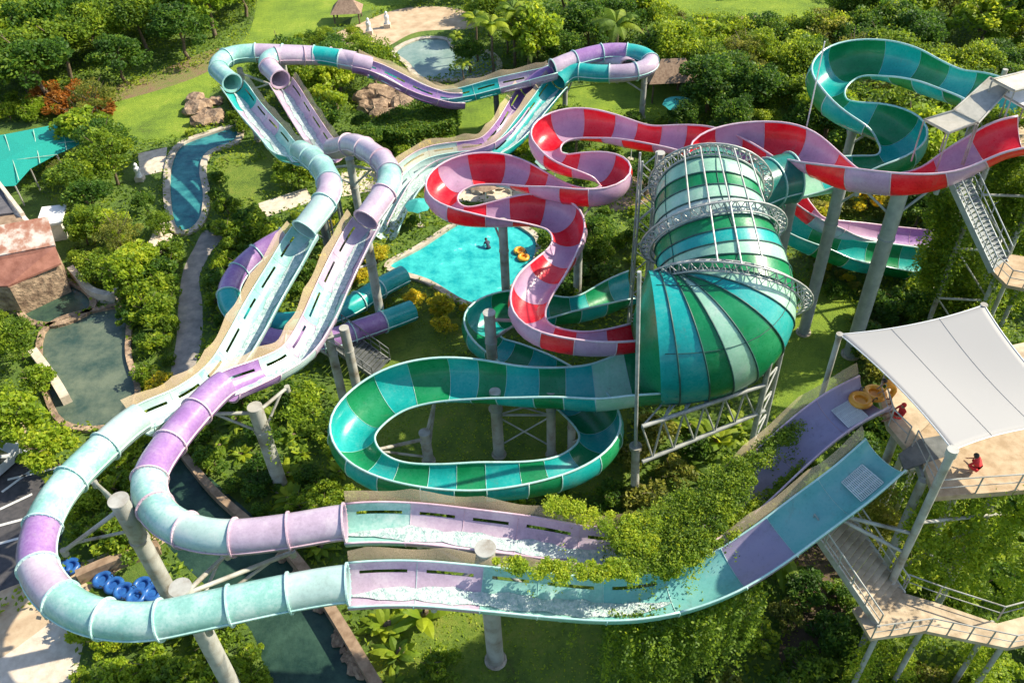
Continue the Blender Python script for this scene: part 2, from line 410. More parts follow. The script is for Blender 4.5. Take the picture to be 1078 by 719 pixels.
    if roll:
        f = MB(); e0, e1 = [int(x/(s[1]-s[0])) for x in roll]; A_ = P[e0], P[e1]
        g0 = [xsec(P, S, U, e0, Ro*.97, R_(x)) for x in (-36, 36)]; g1 = [xsec(P, S, U, e1, Ro*.97, R_(x)) for x in (-36, 36)]
        for k in range(15): f.rod(g0[0]+(g1[0]-g0[0])*k/14, g0[1]+(g1[1]-g0[1])*k/14, .03, 6)
        for q in (0, .25, .5, .75, 1): f.rod(g0[0]+(g0[1]-g0[0])*q, g1[0]+(g1[1]-g1[0])*q, .025, 6)
        f.build('roller_grid', 'rimwhite', root)
    return root, P, s
# control point = (px, py, height, kind + colours); t tube, o open channel, n hidden/nothing
LA = [(932,477,12.9,'dQ'),(900,505,12.2,'dQ'),(850,542,11.2,'dQ'),(805,575,10.2,'dB'),(760,602,9.5,'dQ'),(715,619,9.1,'oQ'),(675,627,9.0,'oB'),
      (632,629,9.0,'oA'),(570,624,9.2,'oA'),(500,617,9.5,'oAL'),(435,612,9.8,'oLA'),(368,614,10,'tAW'),(300,625,10,'tAA'),(215,643,10,'tWA'),(150,655,9.9,'tA'),
      (95,648,9.9,'tA'),(57,625,9.8,'tL'),(38,592,9.7,'tP'),(45,552,9.6,'tA'),(66,515,9.5,'tWA'),(100,480,9.3,'tW'),(145,441,9.0,'oW'),
      (195,416,8.5,'oW'),(235,385,8.0,'oWA'),(258,350,7.8,'oLA'),(280,310,8.0,'oA'),(305,268,8.9,'oA'),(318,245,9.5,'tW'),(340,216,10.2,'tLWA'),(347,198,10.3,'tA'),
      (340,178,10.0,'tA'),(318,160,9.0,'oT'),(300,155,8.0,'oA'),(285,138,7.4,'oL'),(262,112,7.6,'oTA'),(245,88,8.2,'tLA'),(229,72,8.4,'tA'),
      (240,60,8.4,'tA'),(265,56,8.3,'tL'),(300,57,8.1,'tL'),(340,59,7.8,'tT'),(370,65,7.4,'tL'),(388,69,7.0,'oT'),(415,79,5.8,'oT'),(435,90,4.7,'oT'),(458,99,4.0,'oT'),
      (485,97,4.0,'oT'),(520,88,4.5,'oL'),(565,77,5.2,'oL'),(580,73,5.5,'tL'),(605,63,5.7,'tP'),(640,55,5.8,'tP'),(672,57,5.7,'tT'),(686,67,5.5,'tL'),(668,76,5.3,'tL'),
      (632,78,5.1,'tT'),(604,76,5,'tTL'),(588,85,4.6,'oT'),(572,104,3.9,'oT'),(556,124,3.2,'oT'),(538,145,2.6,'oT'),(515,160,2.2,'oW'),(485,166,2.0,'oW'),(455,174,1.8,'oW'),
      (432,192,1.5,'oW'),(417,217,1.2,'oW'),(405,243,1.0,'oW')]
LB = [(922,410,13.1,'dB'),(892,425,12.9,'dB'),(862,446,12.3,'dB'),(825,478,11.3,'dB'),(780,520,10.3,'dB'),(735,552,9.7,'oT'),(690,570,9.3,'oL'),(630,574,9.2,'oL'),
      (565,564,9.4,'oL'),(500,556,9.6,'oLL'),(435,549,9.9,'oLA'),(368,549,10,'tL'),(300,560,10,'tL'),(235,566,10,'tW'),(190,556,9.9,'tA'),
      (162,533,9.7,'tA'),(157,502,9.6,'tP'),(180,465,9.4,'tP'),(208,432,9.2,'tP'),(236,405,8.9,'oP'),
      (276,388,8.4,'oW'),(312,368,8.0,'oL'),(334,335,7.9,'oLA'),(350,300,8.1,'oLA'),(368,262,8.8,'oL'),(384,233,9.5,'tL'),(400,211,10.0,'tLW'),(410,193,10.2,'tLA'),
      (408,176,10.1,'tL'),(392,162,9.7,'tL'),(372,152,9.2,'tPL'),(352,157,7.9,'oP'),(338,149,7.4,'oL'),(318,120,7.4,'oL'),(296,85,8.0,'tL'),(281,68,8.3,'tA'),
      (288,60,8.3,'tW'),(305,59,8.2,'tL'),(345,60,7.6,'tL'),(372,64,7.5,'oP'),(395,70,6.9,'oP'),(420,82,5.8,'oP'),(440,92,4.9,'oP'),(458,98,4.3,'oP'),
      (485,103,3.6,'nL'),(560,95,3.6,'nL'),(645,78,4.6,'nL'),(664,71,4.9,'tL'),(652,65,5.0,'tL'),(622,64,5.0,'tT'),(596,69,4.8,'tT'),(572,81,4.4,'tP'),(558,92,3.8,'oP'),(546,110,3.3,'oP'),
      (532,130,2.8,'oP'),(512,148,2.3,'oP'),(482,155,2.1,'oW'),(450,163,1.9,'oW'),(425,182,1.6,'oW'),(410,205,1.3,'oW'),(394,235,1.0,'oW')]
slide('racing_slide', 'pale aqua and lavender racing slide, the nearer lane starting aqua at the tower', 'water slide', LA,
      Ro=1.03, slots=True, net={'d': 1, 0: 1, 1: 1, 2: -1, 3: 1, 4: -1}, bankK=2, rim='rimaqua', roll=(.8, 2.3), group='pair of racing slides')
slide('racing_slide', 'lavender and purple racing slide, the farther lane starting violet beside the orange raft', 'water slide', LB,
      Ro=1.03, slots=True, net={'d': 1, 0: 1, 1: 1, 2: -1, 3: 1, 4: -1}, bankK=2, rim='rimpink', roll=(.8, 2.3), group='pair of racing slides')
RR = [(1078,137,17.6,'oRV'),(1050,143,17.2,'oRV'),(1018,160,16.2,'oRV'),(985,175,15.4,'oRV'),(955,181,14.9,'oRV'),(920,180,14.6,'oRV'),(890,175,14.3,'oRV'),(862,163,14.0,'oRV'),(835,150,13.8,'oRV'),
      (800,147,13.5,'oRV'),(765,152,13.2,'oRV'),(744,163,12.9,'oRV'),(745,178,12.2,'oRV'),(765,188,11.0,'oRV')]
slide('raft_slide', 'red and violet open raft slide sweeping left from the top right tower', 'water slide', RR,
      Ro=1.28, seg=2.3, A=86, bankK=9, rim='rimpink', rimr=.07, wet=False)
RS = [(812,180,12.9,'oVR'),(785,165,12.8,'oVR'),(755,152,12.6,'oVR'),(720,144,12.4,'oVR'),(680,140,12.2,'oVR'),(640,132,12.0,'oVR'),(605,129,11.8,'oVR'),(580,137,11.6,'oVR'),(575,152,11.4,'oVR'),(592,165,11.3,'oVR'),
      (618,170,11.2,'oVR'),(640,175,11.1,'oVR'),(648,188,11.0,'oVR'),(630,198,10.8,'oVR'),(600,196,10.7,'oVR'),(565,188,10.6,'oVR'),(530,178,10.4,'oVR'),(495,178,10.3,'oVR'),(470,190,10.1,'oVR'),(466,207,10,'oVR'),(485,218,9.9,'oVR'),
      (520,220,9.8,'oVR'),(560,219,9.7,'oVR'),(590,227,9.6,'oVR'),(598,248,9.4,'oVR'),(582,275,9.2,'oVR'),(562,302,9.0,'oVR'),(556,325,8.8,'oVR'),(568,342,8.7,'oVR'),(600,351,8.6,'oVR'),(635,353,8.5,'oVR'),(672,348,8.4,'oVR')]
slide('raft_slide', 'red and violet open raft slide snaking in tight bends left of the big green tunnel', 'water slide', RS,
      Ro=1.16, seg=1.8, A=86, bankK=9, rim='rimpink', rimr=.07, wet=False)
RX = [(835,200,5.5,'oR'),(848,214,5.0,'oR'),(868,229,4.2,'oV'),(890,238,3.2,'oR'),(915,243,2.5,'oRV'),(945,247,2.0,'oP'),(992,251,1.6,'oP')]
slide('raft_slide', 'low red and violet run-out of a raft slide behind the green trough', 'water slide', RX,
      Ro=1.1, seg=2.2, A=85, bankK=3, rim='rimpink', rimr=.06, wet=False)
GR = [(1062,108,17,'oTG'),(1030,90,16.6,'oTG'),(1000,82,16.2,'oTG'),(975,74,15.8,'oTG'),(945,64,15.4,'oTG'),(915,60,15.1,'oTG'),(888,65,14.8,'oTG'),(872,82,14.5,'oTG'),(880,100,14.2,'oTG'),
      (902,114,13.9,'oTG'),(925,122,13.7,'oTG'),(945,134,13.4,'oTG'),(952,150,13.1,'oTG'),(938,164,12.8,'oTG'),(912,170,12.5,'oTG'),(890,176,12.2,'oTG'),(868,180,12.0,'oM'),(838,186,11.9,'tD'),(812,192,11.9,'tD'),(785,203,12,'tTG')]
slide('raft_slide', 'green and turquoise open raft slide bending in an S at the top right', 'water slide', GR,
      Ro=1.4, Rt=1.5, seg=2.2, A=88, bankK=9, rim='rimaqua', rimr=.07, wet=False)
GL = [(692,388,7.7,'oG'),(660,393,7.5,'oM'),(628,401,7.1,'oTG'),(590,402,7.0,'oTG'),(545,402,6.8,'oTG'),(500,399,6.6,'oTG'),(455,400,6.4,'oTG'),(415,410,6.2,'oTG'),(385,430,6.0,'oTG'),(370,452,5.9,'oTG'),(380,477,5.8,'oTG'),(410,494,5.7,'oTG'),
      (455,501,5.6,'oTG'),(505,501,5.5,'oTG'),(555,497,5.4,'oTG'),(600,486,5.2,'oTG'),(628,465,5.1,'oTG'),(630,442,5.0,'oTG'),(605,415,4.8,'oTG'),(572,392,4.6,'oTG'),(540,372,4.4,'oTG'),(513,356,4.1,'oTG'),(508,338,3.8,'oTG'),(535,325,3.6,'oTG'),
      (575,322,3.4,'oTG'),(615,318,3.2,'oTG'),(650,305,3.0,'oTG'),(672,298,2.9,'oTG')]
slide('raft_slide', 'green and turquoise open raft slide looping left out of the big tunnel', 'water slide', GL,
      Ro=1.3, seg=1.75, flare=.45, A=90, bankK=9, rim='rimaqua', rimr=.07, wet=False)
GX = [(800,212,5.4,'oGT'),(825,228,4.8,'oGT'),(850,243,4.2,'oGT'),(880,255,3.4,'oGT'),(905,264,2.8,'oGT'),(932,268,2.3,'oGT'),(960,272,2.0,'oGT'),(990,276,1.7,'oGT')]
slide('raft_slide', 'low green trough of a raft slide running out behind the tunnel', 'water slide', GX,
      Ro=1.5, seg=2.6, A=88, bankK=3, rim='rimaqua', rimr=.06, wet=False)
slide('tube_slide', 'purple and turquoise closed tube slide curving close to the lawn left of the lanes', 'water slide',
      [(300,250,3.6,'tP'),(270,268,3.2,'tP'),(248,290,2.9,'tP'),(240,312,2.6,'tPT'),(252,332,2.3,'tT'),(285,340,2.0,'tT'),(325,338,1.8,'tT'),(365,325,1.6,'tTW'),(400,303,1.4,'tT'),(425,290,1.2,'tW')], Rt=.72, seg=2.2, rim='rimaqua')
slide('tube_slide', 'purple closed tube slide with turquoise end lying low near the yellow bushes', 'water slide',
      [(268,352,2.4,'tP'),(300,360,2.1,'tP'),(345,358,1.8,'tP'),(380,347,1.6,'tP'),(408,337,1.4,'tT'),(434,327,1.2,'tT')], Rt=.72, seg=2.2, rim='rimaqua')
# ------------------------------------------------------------------ the big tunnel
TP = [(748,190,13.2),(746,218,12.6),(750,250,11.7),(760,282,10.7),(766,311,9.8),(760,336,9.1),(740,350,8.7),(714,355,8.5),(688,356,8.4)]
P, s, cs, T, S, U, kap = frames([(a, b, c) for a, b, c in TP], step=.25, smooth_it=10)
base = W(745, 300, 0)
tun = thing('slide_tunnel', 'huge green and mint striped covered tunnel with one pale band painted as highlight, caged in truss rings', 'water slide', (base.x, base.y, 0))
TL = s[-1]
kw = int(len(s)*.42)//2*2+1; Ts = np.stack([np.convolve(np.pad(T[:, k_], kw//2, 'edge'), np.ones(kw)/kw, 'valid') for k_ in range(3)], 1)
T = Ts/np.linalg.norm(Ts, axis=1)[:, None]; S = np.cross(T, [0, 0, 1]); S /= np.linalg.norm(S, axis=1)[:, None]; U = np.cross(S, T)
def TR(x):
    u = x/TL
    r = 3.0 + .75*min(1, max(0, (u-.15)/.45))
    if u < .07: r *= .80+.2*(u/.07)
    return r
pat = ['G', 'M', 'G', 'M', 'W', 'G', 'T', 'M', 'G', 'M', 'T', 'G', 'M', 'G', 'T', 'T']  # the W band puts a highlight into the section colour
nsec = 16; N = len(s); nn = 56
cuts = [int(round((N-1)*q/nsec)) for q in range(nsec+1)]
for q in range(nsec):
    mb = MB(); i0, i1 = cuts[q], cuts[q+1]; vs = []; fs = []
    for i in range(i0, i1+1):
        for th in (0, .07): vs += [xsec(P, S, U, i, TR(s[i])+th, 2*math.pi*k/nn) for k in range(nn)]
    for j in range(i1-i0):
        a, b = j*2*nn, (j+1)*2*nn
        for k in range(nn):
            k2 = (k+1) % nn
            fs += [(a+k, a+k2, b+k2, b+k), (a+nn+k, b+nn+k, b+nn+k2, a+nn+k2)]
    mb.add(vs, fs); mb.build('tunnel_section', pat[q % len(pat)], tun, True)
    mb = MB(); mb.path([xsec(P, S, U, i0, TR(s[i0])+.10, 2*math.pi*k/nn) for k in range(nn)], .05, 6, True)
    mb.build('seam', 'seam', tun, True)
for ang in (120, 180, 240, 300, 60):   # lengthwise joints
    mb = MB(); mb.path([xsec(P, S, U, i, TR(s[i])+.09, R_(ang)) for i in range(0, N, 2)], .022, 5); mb.build('seam', 'seam', tun, True)
# closing end walls
def endcap(i, r2, shift, mat, steps=6):
    mb = MB(); vs = []; fs = []; r1 = TR(s[i]); d = T[i]*(1 if shift > 0 else -1)
    for j in range(steps+1):
        t = j/steps; rr = r1+(r2-r1)*t; off = abs(shift)*(1-(1-t)**2)
        off = abs(shift)*math.sin(t*math.pi/2)
        drop = -U[i]*(r1-rr)*(.62 if shift > 0 else .2)
        vs += [P[i]+d*off+drop+rr*(S[i]*math.sin(2*math.pi*k/nn)-U[i]*math.cos(2*math.pi*k/nn)) for k in range(nn)]
    for j in range(steps):
        for k in range(nn): fs.append((j*nn+k, j*nn+(k+1) % nn, (j+1)*nn+(k+1) % nn, (j+1)*nn+k))
    mb.add(vs, fs); mb.build('end_wall', mat, tun, True)
endcap(N-1, 1.35, 1.1, 'G'); endcap(0, 1.6, -1.2, 'D')
# truss rings
def ring_truss(label, i, extra, w_, tilt=0, arc=(0, 360), seglen=14):
    root = thing('truss_ring', label, 'truss', tuple(P[i]), 'lattice rings round the tunnel')
    n = 44; R1 = TR(s[i])+.35+extra; R2 = R1+.5; a0, a1 = [R_(x) for x in arc]
    full = arc[1]-arc[0] >= 360
    def pt(k, rr, off):
        a = a0+(a1-a0)*k/n
        return P[i]+T[i]*(off + tilt*math.cos(a)*rr)+rr*(S[i]*math.sin(a)-U[i]*math.cos(a))
    K = n if full else n+1
    for rr, off in ((R1, -w_), (R1, w_), (R2, 0)):
        mb = MB(); mb.path([pt(k, rr, off) for k in range(K)], .06, 6, full); mb.build('chord', 'truss', root, True)
    mb = MB()
    for k in range(n):
        mb.rod(pt(k, R1, -w_), pt(k+.5, R2, 0), .03, 5, caps=False); mb.rod(pt(k+.5, R2, 0), pt(k+1, R1, -w_), .03, 5, caps=False)
        mb.rod(pt(k, R1, w_), pt(k+.5, R2, 0), .03, 5, caps=False); mb.rod(pt(k+.5, R2, 0), pt(k+1, R1, w_), .03, 5, caps=False)
        mb.rod(pt(k, R1, -w_), pt(k+.5, R1, w_), .03, 5, caps=False)
    mb.build('bracing', 'truss', root)
    return pt
ring_truss('lattice truss ring round the upper mouth of the green tunnel', int(N*.05), 0, .32, .05)
ring_truss('lattice truss ring round the middle of the green tunnel', int(N*.30), .05, .32, .02)
ring_truss('lattice truss ring round the fat lower bend of the tunnel', int(N*.57), .1, .32, 0)
# tie rods between rings
mb = MB()
i1, i2, i3 = int(N*.05), int(N*.30), int(N*.57)
for ang in (150, 165, 180, 195, 210):
    mb.rod(xsec(P, S, U, i1, TR(s[i1])+.85, R_(ang)), xsec(P, S, U, i2, TR(s[i2])+.85, R_(ang)), .05)
for ang in (165, 180, 195):
    mb.rod(xsec(P, S, U, i2, TR(s[i2])+.85, R_(ang)), xsec(P, S, U, i3, TR(s[i3])+.95, R_(ang+5)), .05)
tag(mb.build('tie_rods', 'truss'), 'straight white tie rods running along the top between the tunnel rings', 'truss')
# base frame: mast at left, trestle beams and right column pair
ma = W(668, 526, 0.0); mtop = W(673, 286, 16.6)
mr = thing('steel_mast', 'thin pale steel mast standing left of the green tunnel', 'mast', (ma.x, ma.y, 0))
mb = MB(); md_ = (mtop-ma).normalized(); mk = ma+md_*4.6
mb.rod(ma, mk, .24, 14); mb.build('lower_post', 'steelpaint', mr, True, auto=R_(50))
mb = MB(); mb.rod(mk, mtop, .10, 10); mb.build('upper_post', 'truss', mr, True, auto=R_(50))
mb = MB(); mb.rod(mk-md_*.1, mk+md_*.1, .36, 14); mb.build('flange_plate', 'steelpaint', mr)
tr = thing('steel_trestle', 'zigzag steel trestle carrying the fat bend of the tunnel', 'truss', tuple(W(740, 470, 0)))
A1, A2 = W(676, 449, 6.4), W(676, 486, 3.6); B1, B2 = W(805, 405, 6.7), W(805, 432, 4.4)
A3 = A1+Vector((2.2, 3.0, 0)); B3 = B1+Vector((1.0, 3.2, 0))
mb = MB()
for a, b in ((A1, B1), (A2, B2), (A3, B3)): mb.rod(a, b, .13, 10)
mb.build('chord', 'truss', tr, True, auto=R_(50))
mb = MB(); n = 6
for k in range(n):
    p, q = (k/n, (k+.5)/n); mb.rod(A1.lerp(B1, p), A2.lerp(B2, q), .06); mb.rod(A2.lerp(B2, q), A1.lerp(B1, (k+1)/n), .06)
    mb.rod(A1.lerp(B1, p), A3.lerp(B3, q), .06); mb.rod(A3.lerp(B3, q), A1.lerp(B1, (k+1)/n), .06)
mb.build('bracing', 'truss', tr)
for q in (W(806, 400, 7.0), W(822, 372, 7.0)):
    mb = MB(); mb.rod(Vector((q.x, q.y, 0)), q+Vector((0, 0, 1.6)), .17, 10); mb.build('leg', 'truss', tr, True, auto=R_(50))
mb = MB()
q1, q2 = W(806, 400, 7.0), W(822, 372, 7.0)
for k in range(7):
    z0, z1 = k*1.0, (k+1)*1.0; a_, b_2 = (q1, q2) if k % 2 else (q2, q1)
    mb.rod(Vector((a_.x, a_.y, z0)), Vector((b_2.x, b_2.y, z1)), .06)
mb.build('bracing', 'truss', tr)
# lattice tower behind left shoulder of the tunnel
lt = W(683, 250, 0); L0 = W(684, 165, 14.2); lroot = thing('lattice_tower', 'slender lattice tower at the left shoulder of the green tunnel', 'truss', (L0.x, L0.y, 0))
mb = MB(); cr = [(-.5, -.5), (.5, -.5), (.5, .5), (-.5, .5)]
for a, b in cr: mb.rod((L0.x+a, L0.y+b, 0), (L0.x+a, L0.y+b, 14.2), .07)
mb.build('chord', 'truss', lroot, True, auto=R_(50))
mb = MB()
for z in range(0, 14):
    for k in range(4):
        a, b = cr[k], cr[(k+1) % 4]
        if z % 2: a, b = b, a
        mb.rod((L0.x+a[0], L0.y+a[1], z), (L0.x+b[0], L0.y+b[1], z+1), .04, 6)
mb.build('bracing', 'truss', lroot)
# ------------------------------------------------------------------ support columns
def column(label, px, py, z, r, arms=(), cap=True, mat='steelpaint', braces=True):
    t = W(px, py, z); root = thing('support_column', label, 'column', (t.x, t.y, 0), 'steel columns under the slides')
    mb = MB(); mb.rod((t.x, t.y, 0), (t.x, t.y, z), r, 24); mb.build('shaft', mat, root, True, auto=R_(50))
    mb = MB(); mb.rod((t.x, t.y, 0), (t.x, t.y, .1), r*1.35, 20)
    for k in range(8): mb.rod((t.x+r*1.2*math.cos(k*.785), t.y+r*1.2*math.sin(k*.785), .1), (t.x+r*1.2*math.cos(k*.785), t.y+r*1.2*math.sin(k*.785), .2), .04, 6)
    mb.build('base_plate', 'concrete', root)
    if cap:
        mb = MB(); mb.rod((t.x, t.y, z+.003), (t.x, t.y, z+.08), r*1.12, 24); mb.build('cap_plate', mat, root)
    mb = MB(); zz = z*.72; mb.rod((t.x, t.y, zz), (t.x, t.y, zz+.12), r*1.12, 24); mb.build('collar', mat, root)
    for (ax, ay, az) in arms:
        e = W(ax, ay, az)-Vector((0, 0, .6)); mb = MB()
        mb.rod((t.x, t.y, z-.5), e, .11, 8)
        mb.rod((t.x, t.y, z-2.2), Vector((t.x, t.y, z-.5)).lerp(e, .8), .08, 8)
        mb.rod(e-Vector((0, 0, .3)), e+Vector((0, 0, .1)), .16, 8)
        mb.build('arm', mat, root, True, auto=R_(50))
    return root
column('thick column with flat cap inside the left bend of both racing lanes', 125, 527, 10.6, .42, [(62,572,8.7),(150,535,8.7),(95,500,8.3)])
column('thick column with round cap in front of the near aqua tube', 190, 619, 10.2, .42, [(235,575,8.9),(305,573,8.9),(215,655,8.9),(100,660,8.9)])
column('thick column with round pale cap between the two foreground lanes', 511, 578, 9.7, .42, [(440,563,8.7),(590,640,7.9),(455,630,8.6)])
column('short column under the vine-covered middle of the lanes', 688, 586, 8.6, .3, [(690,640,7.8),(700,574,8.2)], False)
column('weathered column below the purple tube at the narrow gap of the lanes', 268, 428, 7.0, .42, [(212,428,7.6),(300,400,7.2)], False)
column('slim column under the left lane beside the tiled footing', 345, 350, 6.6, .28, [(318,355,6.9)], False)
column('slim column with orange footing under the right lane', 362, 345, 6.8, .3, [(335,350,7)], False)
column('column on the lawn under the right lane near the pool', 386, 250, 8.0, .32, [(360,285,7.2)], False)
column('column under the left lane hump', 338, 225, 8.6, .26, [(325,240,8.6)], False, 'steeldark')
column('column under the right lane hump by the paved deck', 368, 168, 8.6, .30, [(330,172,7.6),(395,172,8.8)], True)
column('column under the upper left tube bends', 252, 72, 7.3, .26, [(290,85,7),(243,80,7.3)], False)
column('column under the far purple tube at top left', 298, 66, 7.0, .24, [(292,75,7)], False)
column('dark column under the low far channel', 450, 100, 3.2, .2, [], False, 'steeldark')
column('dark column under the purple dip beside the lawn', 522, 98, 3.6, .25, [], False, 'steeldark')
column('column under the left side of the far tube loop', 595, 80, 4.6, .24, [(610,66,4.6)], False)
column('column under the right side of the far tube loop', 679, 74, 4.9, .27, [(650,78,4.6)], False)
column('slim grey column left of the tight red bends in front of the pool', 529, 232, 9.0, .3, [(515,222,8.7)], False)
column('column behind the red bend with cross arms', 610, 205, 9.6, .3, [(595,196,9.5),(640,192,9.5)], True)
column('column between the red snake and the small green loop', 515, 330, 8.2, .34, [(556,330,7.8)], True)
column('left column of the pair under the green run into the loop', 521, 412, 5.6, .34, [], False)
column('right column of the pair under the green run into the loop', 580, 412, 5.6, .27, [], False)
column('short stubby column inside the green loop', 447, 456, 2.6, .32, [(378,470,4.6),(460,402,5.3)], True)
column('short column at the right inside of the green loop', 602, 440, 3.2, .24, [(628,455,4.2)], True)
column('grey column beside the red and violet sweep, left of the tallest one', 888, 184, 12.8, .38, [(920,190,13.2)], True, 'steel')
column('tall thick grey column under the red and violet sweep', 950, 196, 13.4, .46, [(905,192,13.2),(990,190,13.8)], True, 'steel')
column('grey column right of the tunnel beside the green trough', 836, 202, 10.4, .33, [(820,203,10.4)], True, 'steel')
column('slim grey column close behind the tall pair', 902, 122, 12.6, .3, [(890,108,12.8),(930,128,12.4)], True, 'steel')
column('slim column with round cap at the upper mouth of the tunnel', 695, 162, 12.6, .28, [(700,150,11.6)], True)
t = W(850, 130, 13.0); t2 = Vector((t.x, t.y, 18.5)); mb = MB(); mb.rod((t.x, t.y, 0), t2, .07, 8, .04)
tag(mb.build('lightning_mast', 'whitepaint', None), 'very thin white mast rising above the red slide left of the green bend', 'mast')
# cross frame under green run
p1, p2 = W(521, 430, 0), W(580, 430, 0); q1 = W(521, 412, 5.6); q2 = W(580, 412, 5.6)
mb = MB(); a, b = Vector((q1.x, q1.y, 0)), Vector((q2.x, q2.y, 0)); Z = lambda v, z: Vector((v.x, v.y, z))
mb.rod(Z(a, 5.0), Z(b, 5.0), .1); mb.rod(Z(a, 3.6), Z(b, 3.6), .07)
mb.rod(Z(a, 4.9), Z(b, 3.6), .05); mb.rod(Z(a, 3.6), Z(b, 4.9), .05); mb.rod(Z(a, 3.5), Z(b, .8), .05); mb.rod(Z(a, .8), Z(b, 3.5), .05)
tag(mb.build('cross_frame', 'truss'), 'white cross braced frame between the pair of columns under the green run', 'frame')
# twin columns + stairs tower under the left lane dip
mb = MB(); q = W(342, 178, 8.2)
for dx in (-.5, .5):
    for dy in (-.5, .5): mb.rod((q.x+dx, q.y+dy, 0), (q.x+dx, q.y+dy, 8.2), .09)
for z in range(0, 8):
    for a, b in (((-.5, -.5), (.5, -.5)), ((.5, -.5), (.5, .5)), ((-.5, .5), (-.5, -.5))):
        mb.rod((q.x+a[0], q.y+a[1], z), (q.x+b[0], q.y+b[1], z+1), .04, 6)
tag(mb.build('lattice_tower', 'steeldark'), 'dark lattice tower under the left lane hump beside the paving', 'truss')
# ------------------------------------------------------------------ ground shapes
def poly(name, pts, z, mat, smooth=True, kind='structure', label=None, cat=None):
    wp = [tuple(W(x, y, 0)) for x, y in pts]
    if smooth: wp = catmull(wp, 6, True)
    me = bpy.data.meshes.new(name); me.from_pydata([(p[0], p[1], z) for p in wp], [], [tuple(range(len(wp)))]); me.materials.append(MATS[mat])
    o = bpy.data.objects.new(name, me); C.objects.link(o); tag(o, label, cat, kind=kind)
    return wp
def kerb(name, wp, w_, h_, mat, closed=True, z=0, kind='structure', label=None, cat=None):
    P = [Vector((p[0], p[1], 0)) for p in wp]; n = len(P); vs = []; fs = []
    for i in range(n):
        t = (P[(i+1) % n]-P[i-1]) if closed else P[min(i+1, n-1)]-P[max(i-1, 0)]
        t.normalize(); sd_ = Vector((t.y, -t.x, 0))
        for a, zz in ((-w_/2, -.1), (-w_/2, h_), (w_/2, h_), (w_/2, -.1)): vs.append(P[i]+sd_*a+Vector((0, 0, z+zz)))
    for i in range(n if closed else n-1):
        j = (i+1) % n
        for k in range(4): fs.append((i*4+k, i*4+(k+1) % 4, j*4+(k+1) % 4, j*4+k))
    if not closed: fs += [(0, 1, 2, 3), ((n-1)*4+3, (n-1)*4+2, (n-1)*4+1, (n-1)*4)]
    mb = MB(); mb.add(vs, fs); return tag(mb.build(name, mat), label, cat, kind=kind)
g = 60; vs = []; fs = []
xs = np.linspace(-400, 400, g+1); ys = np.linspace(-150, 650, g+1)
for y in ys:
    for x in xs: vs.append((x, y, 0))
for j in range(g):
    for i in range(g): fs.append((j*(g+1)+i, j*(g+1)+i+1, (j+1)*(g+1)+i+1, (j+1)*(g+1)+i))
mb = MB(); mb.add(vs, fs); tag(mb.build('ground', 'ground'), kind='structure')
z1 = .004; z2 = .008; z3 = .012
poly('lawn', [(95,125),(130,98),(200,80),(235,58),(262,35),(275,-10),(300,-60),(470,-60),(430,5),(385,12),(340,35),(315,48),(270,62),(225,95),(215,125),(190,145),(150,150),(120,140)], z1, 'lawn')
poly('lawn', [(670,-20),(880,-20),(872,22),(830,28),(780,18),(700,14)], z1, 'lawn')
poly('lawn', [(470,112),(540,100),(565,120),(520,150),(480,150)], z1, 'lawn')
poly('lawn', [(585,95),(700,85),(720,118),(640,130),(590,118)], z1, 'lawn')
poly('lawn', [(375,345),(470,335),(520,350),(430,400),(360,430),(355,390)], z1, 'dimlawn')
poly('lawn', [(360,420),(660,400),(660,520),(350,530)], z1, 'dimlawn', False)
poly('lawn', [(822,300),(870,300),(905,330),(895,390),(840,450),(812,440)], z1, 'lawn')
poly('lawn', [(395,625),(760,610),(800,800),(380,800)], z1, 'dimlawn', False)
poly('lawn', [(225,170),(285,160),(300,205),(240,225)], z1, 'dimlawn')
poly('scrub_strip', [(120,92),(160,78),(225,52),(238,60),(210,80),(150,100),(95,112)], z2, 'scrub')
# water
wp = poly('lazy_river', [(250,134),(215,143),(188,155),(178,175),(176,205),(182,240),(198,246),(214,232),(218,205),(214,180),(222,162),(250,150)], z2, 'riverwater')
kerb('river_edge', wp, .6, .22, 'concrete')
wp = poly('pool_water', [(505,226),(560,246),(566,270),(548,296),(525,314),(494,322),(450,298),(408,282),(440,262)], z2, 'poolwater')
kerb('pool_edge', wp, .5, .2, 'concrete')
wp = poly('pond', [(22,312),(55,296),(88,305),(98,325),(62,343),(28,338)], z2, 'pondwater'); kerb('pond_edge', wp, .5, .25, 'rock')
wp = poly('pond', [(45,352),(110,326),(135,330),(136,375),(146,418),(120,450),(60,440)], z3, 'murky'); kerb('pond_edge', wp, .4, .25, 'rock')
wp = poly('creek', [(150,470),(190,478),(235,515),(300,575),(345,632),(405,740),(300,745),(262,660),(190,590),(150,530)], z2, 'creek')
wp = poly('lagoon', [(415,55),(440,42),(470,42),(480,52),(515,56),(525,74),(490,84),(445,84),(428,68)], z3, 'lagoon'); kerb('lagoon_edge', wp, .6, .15, 'concrete')
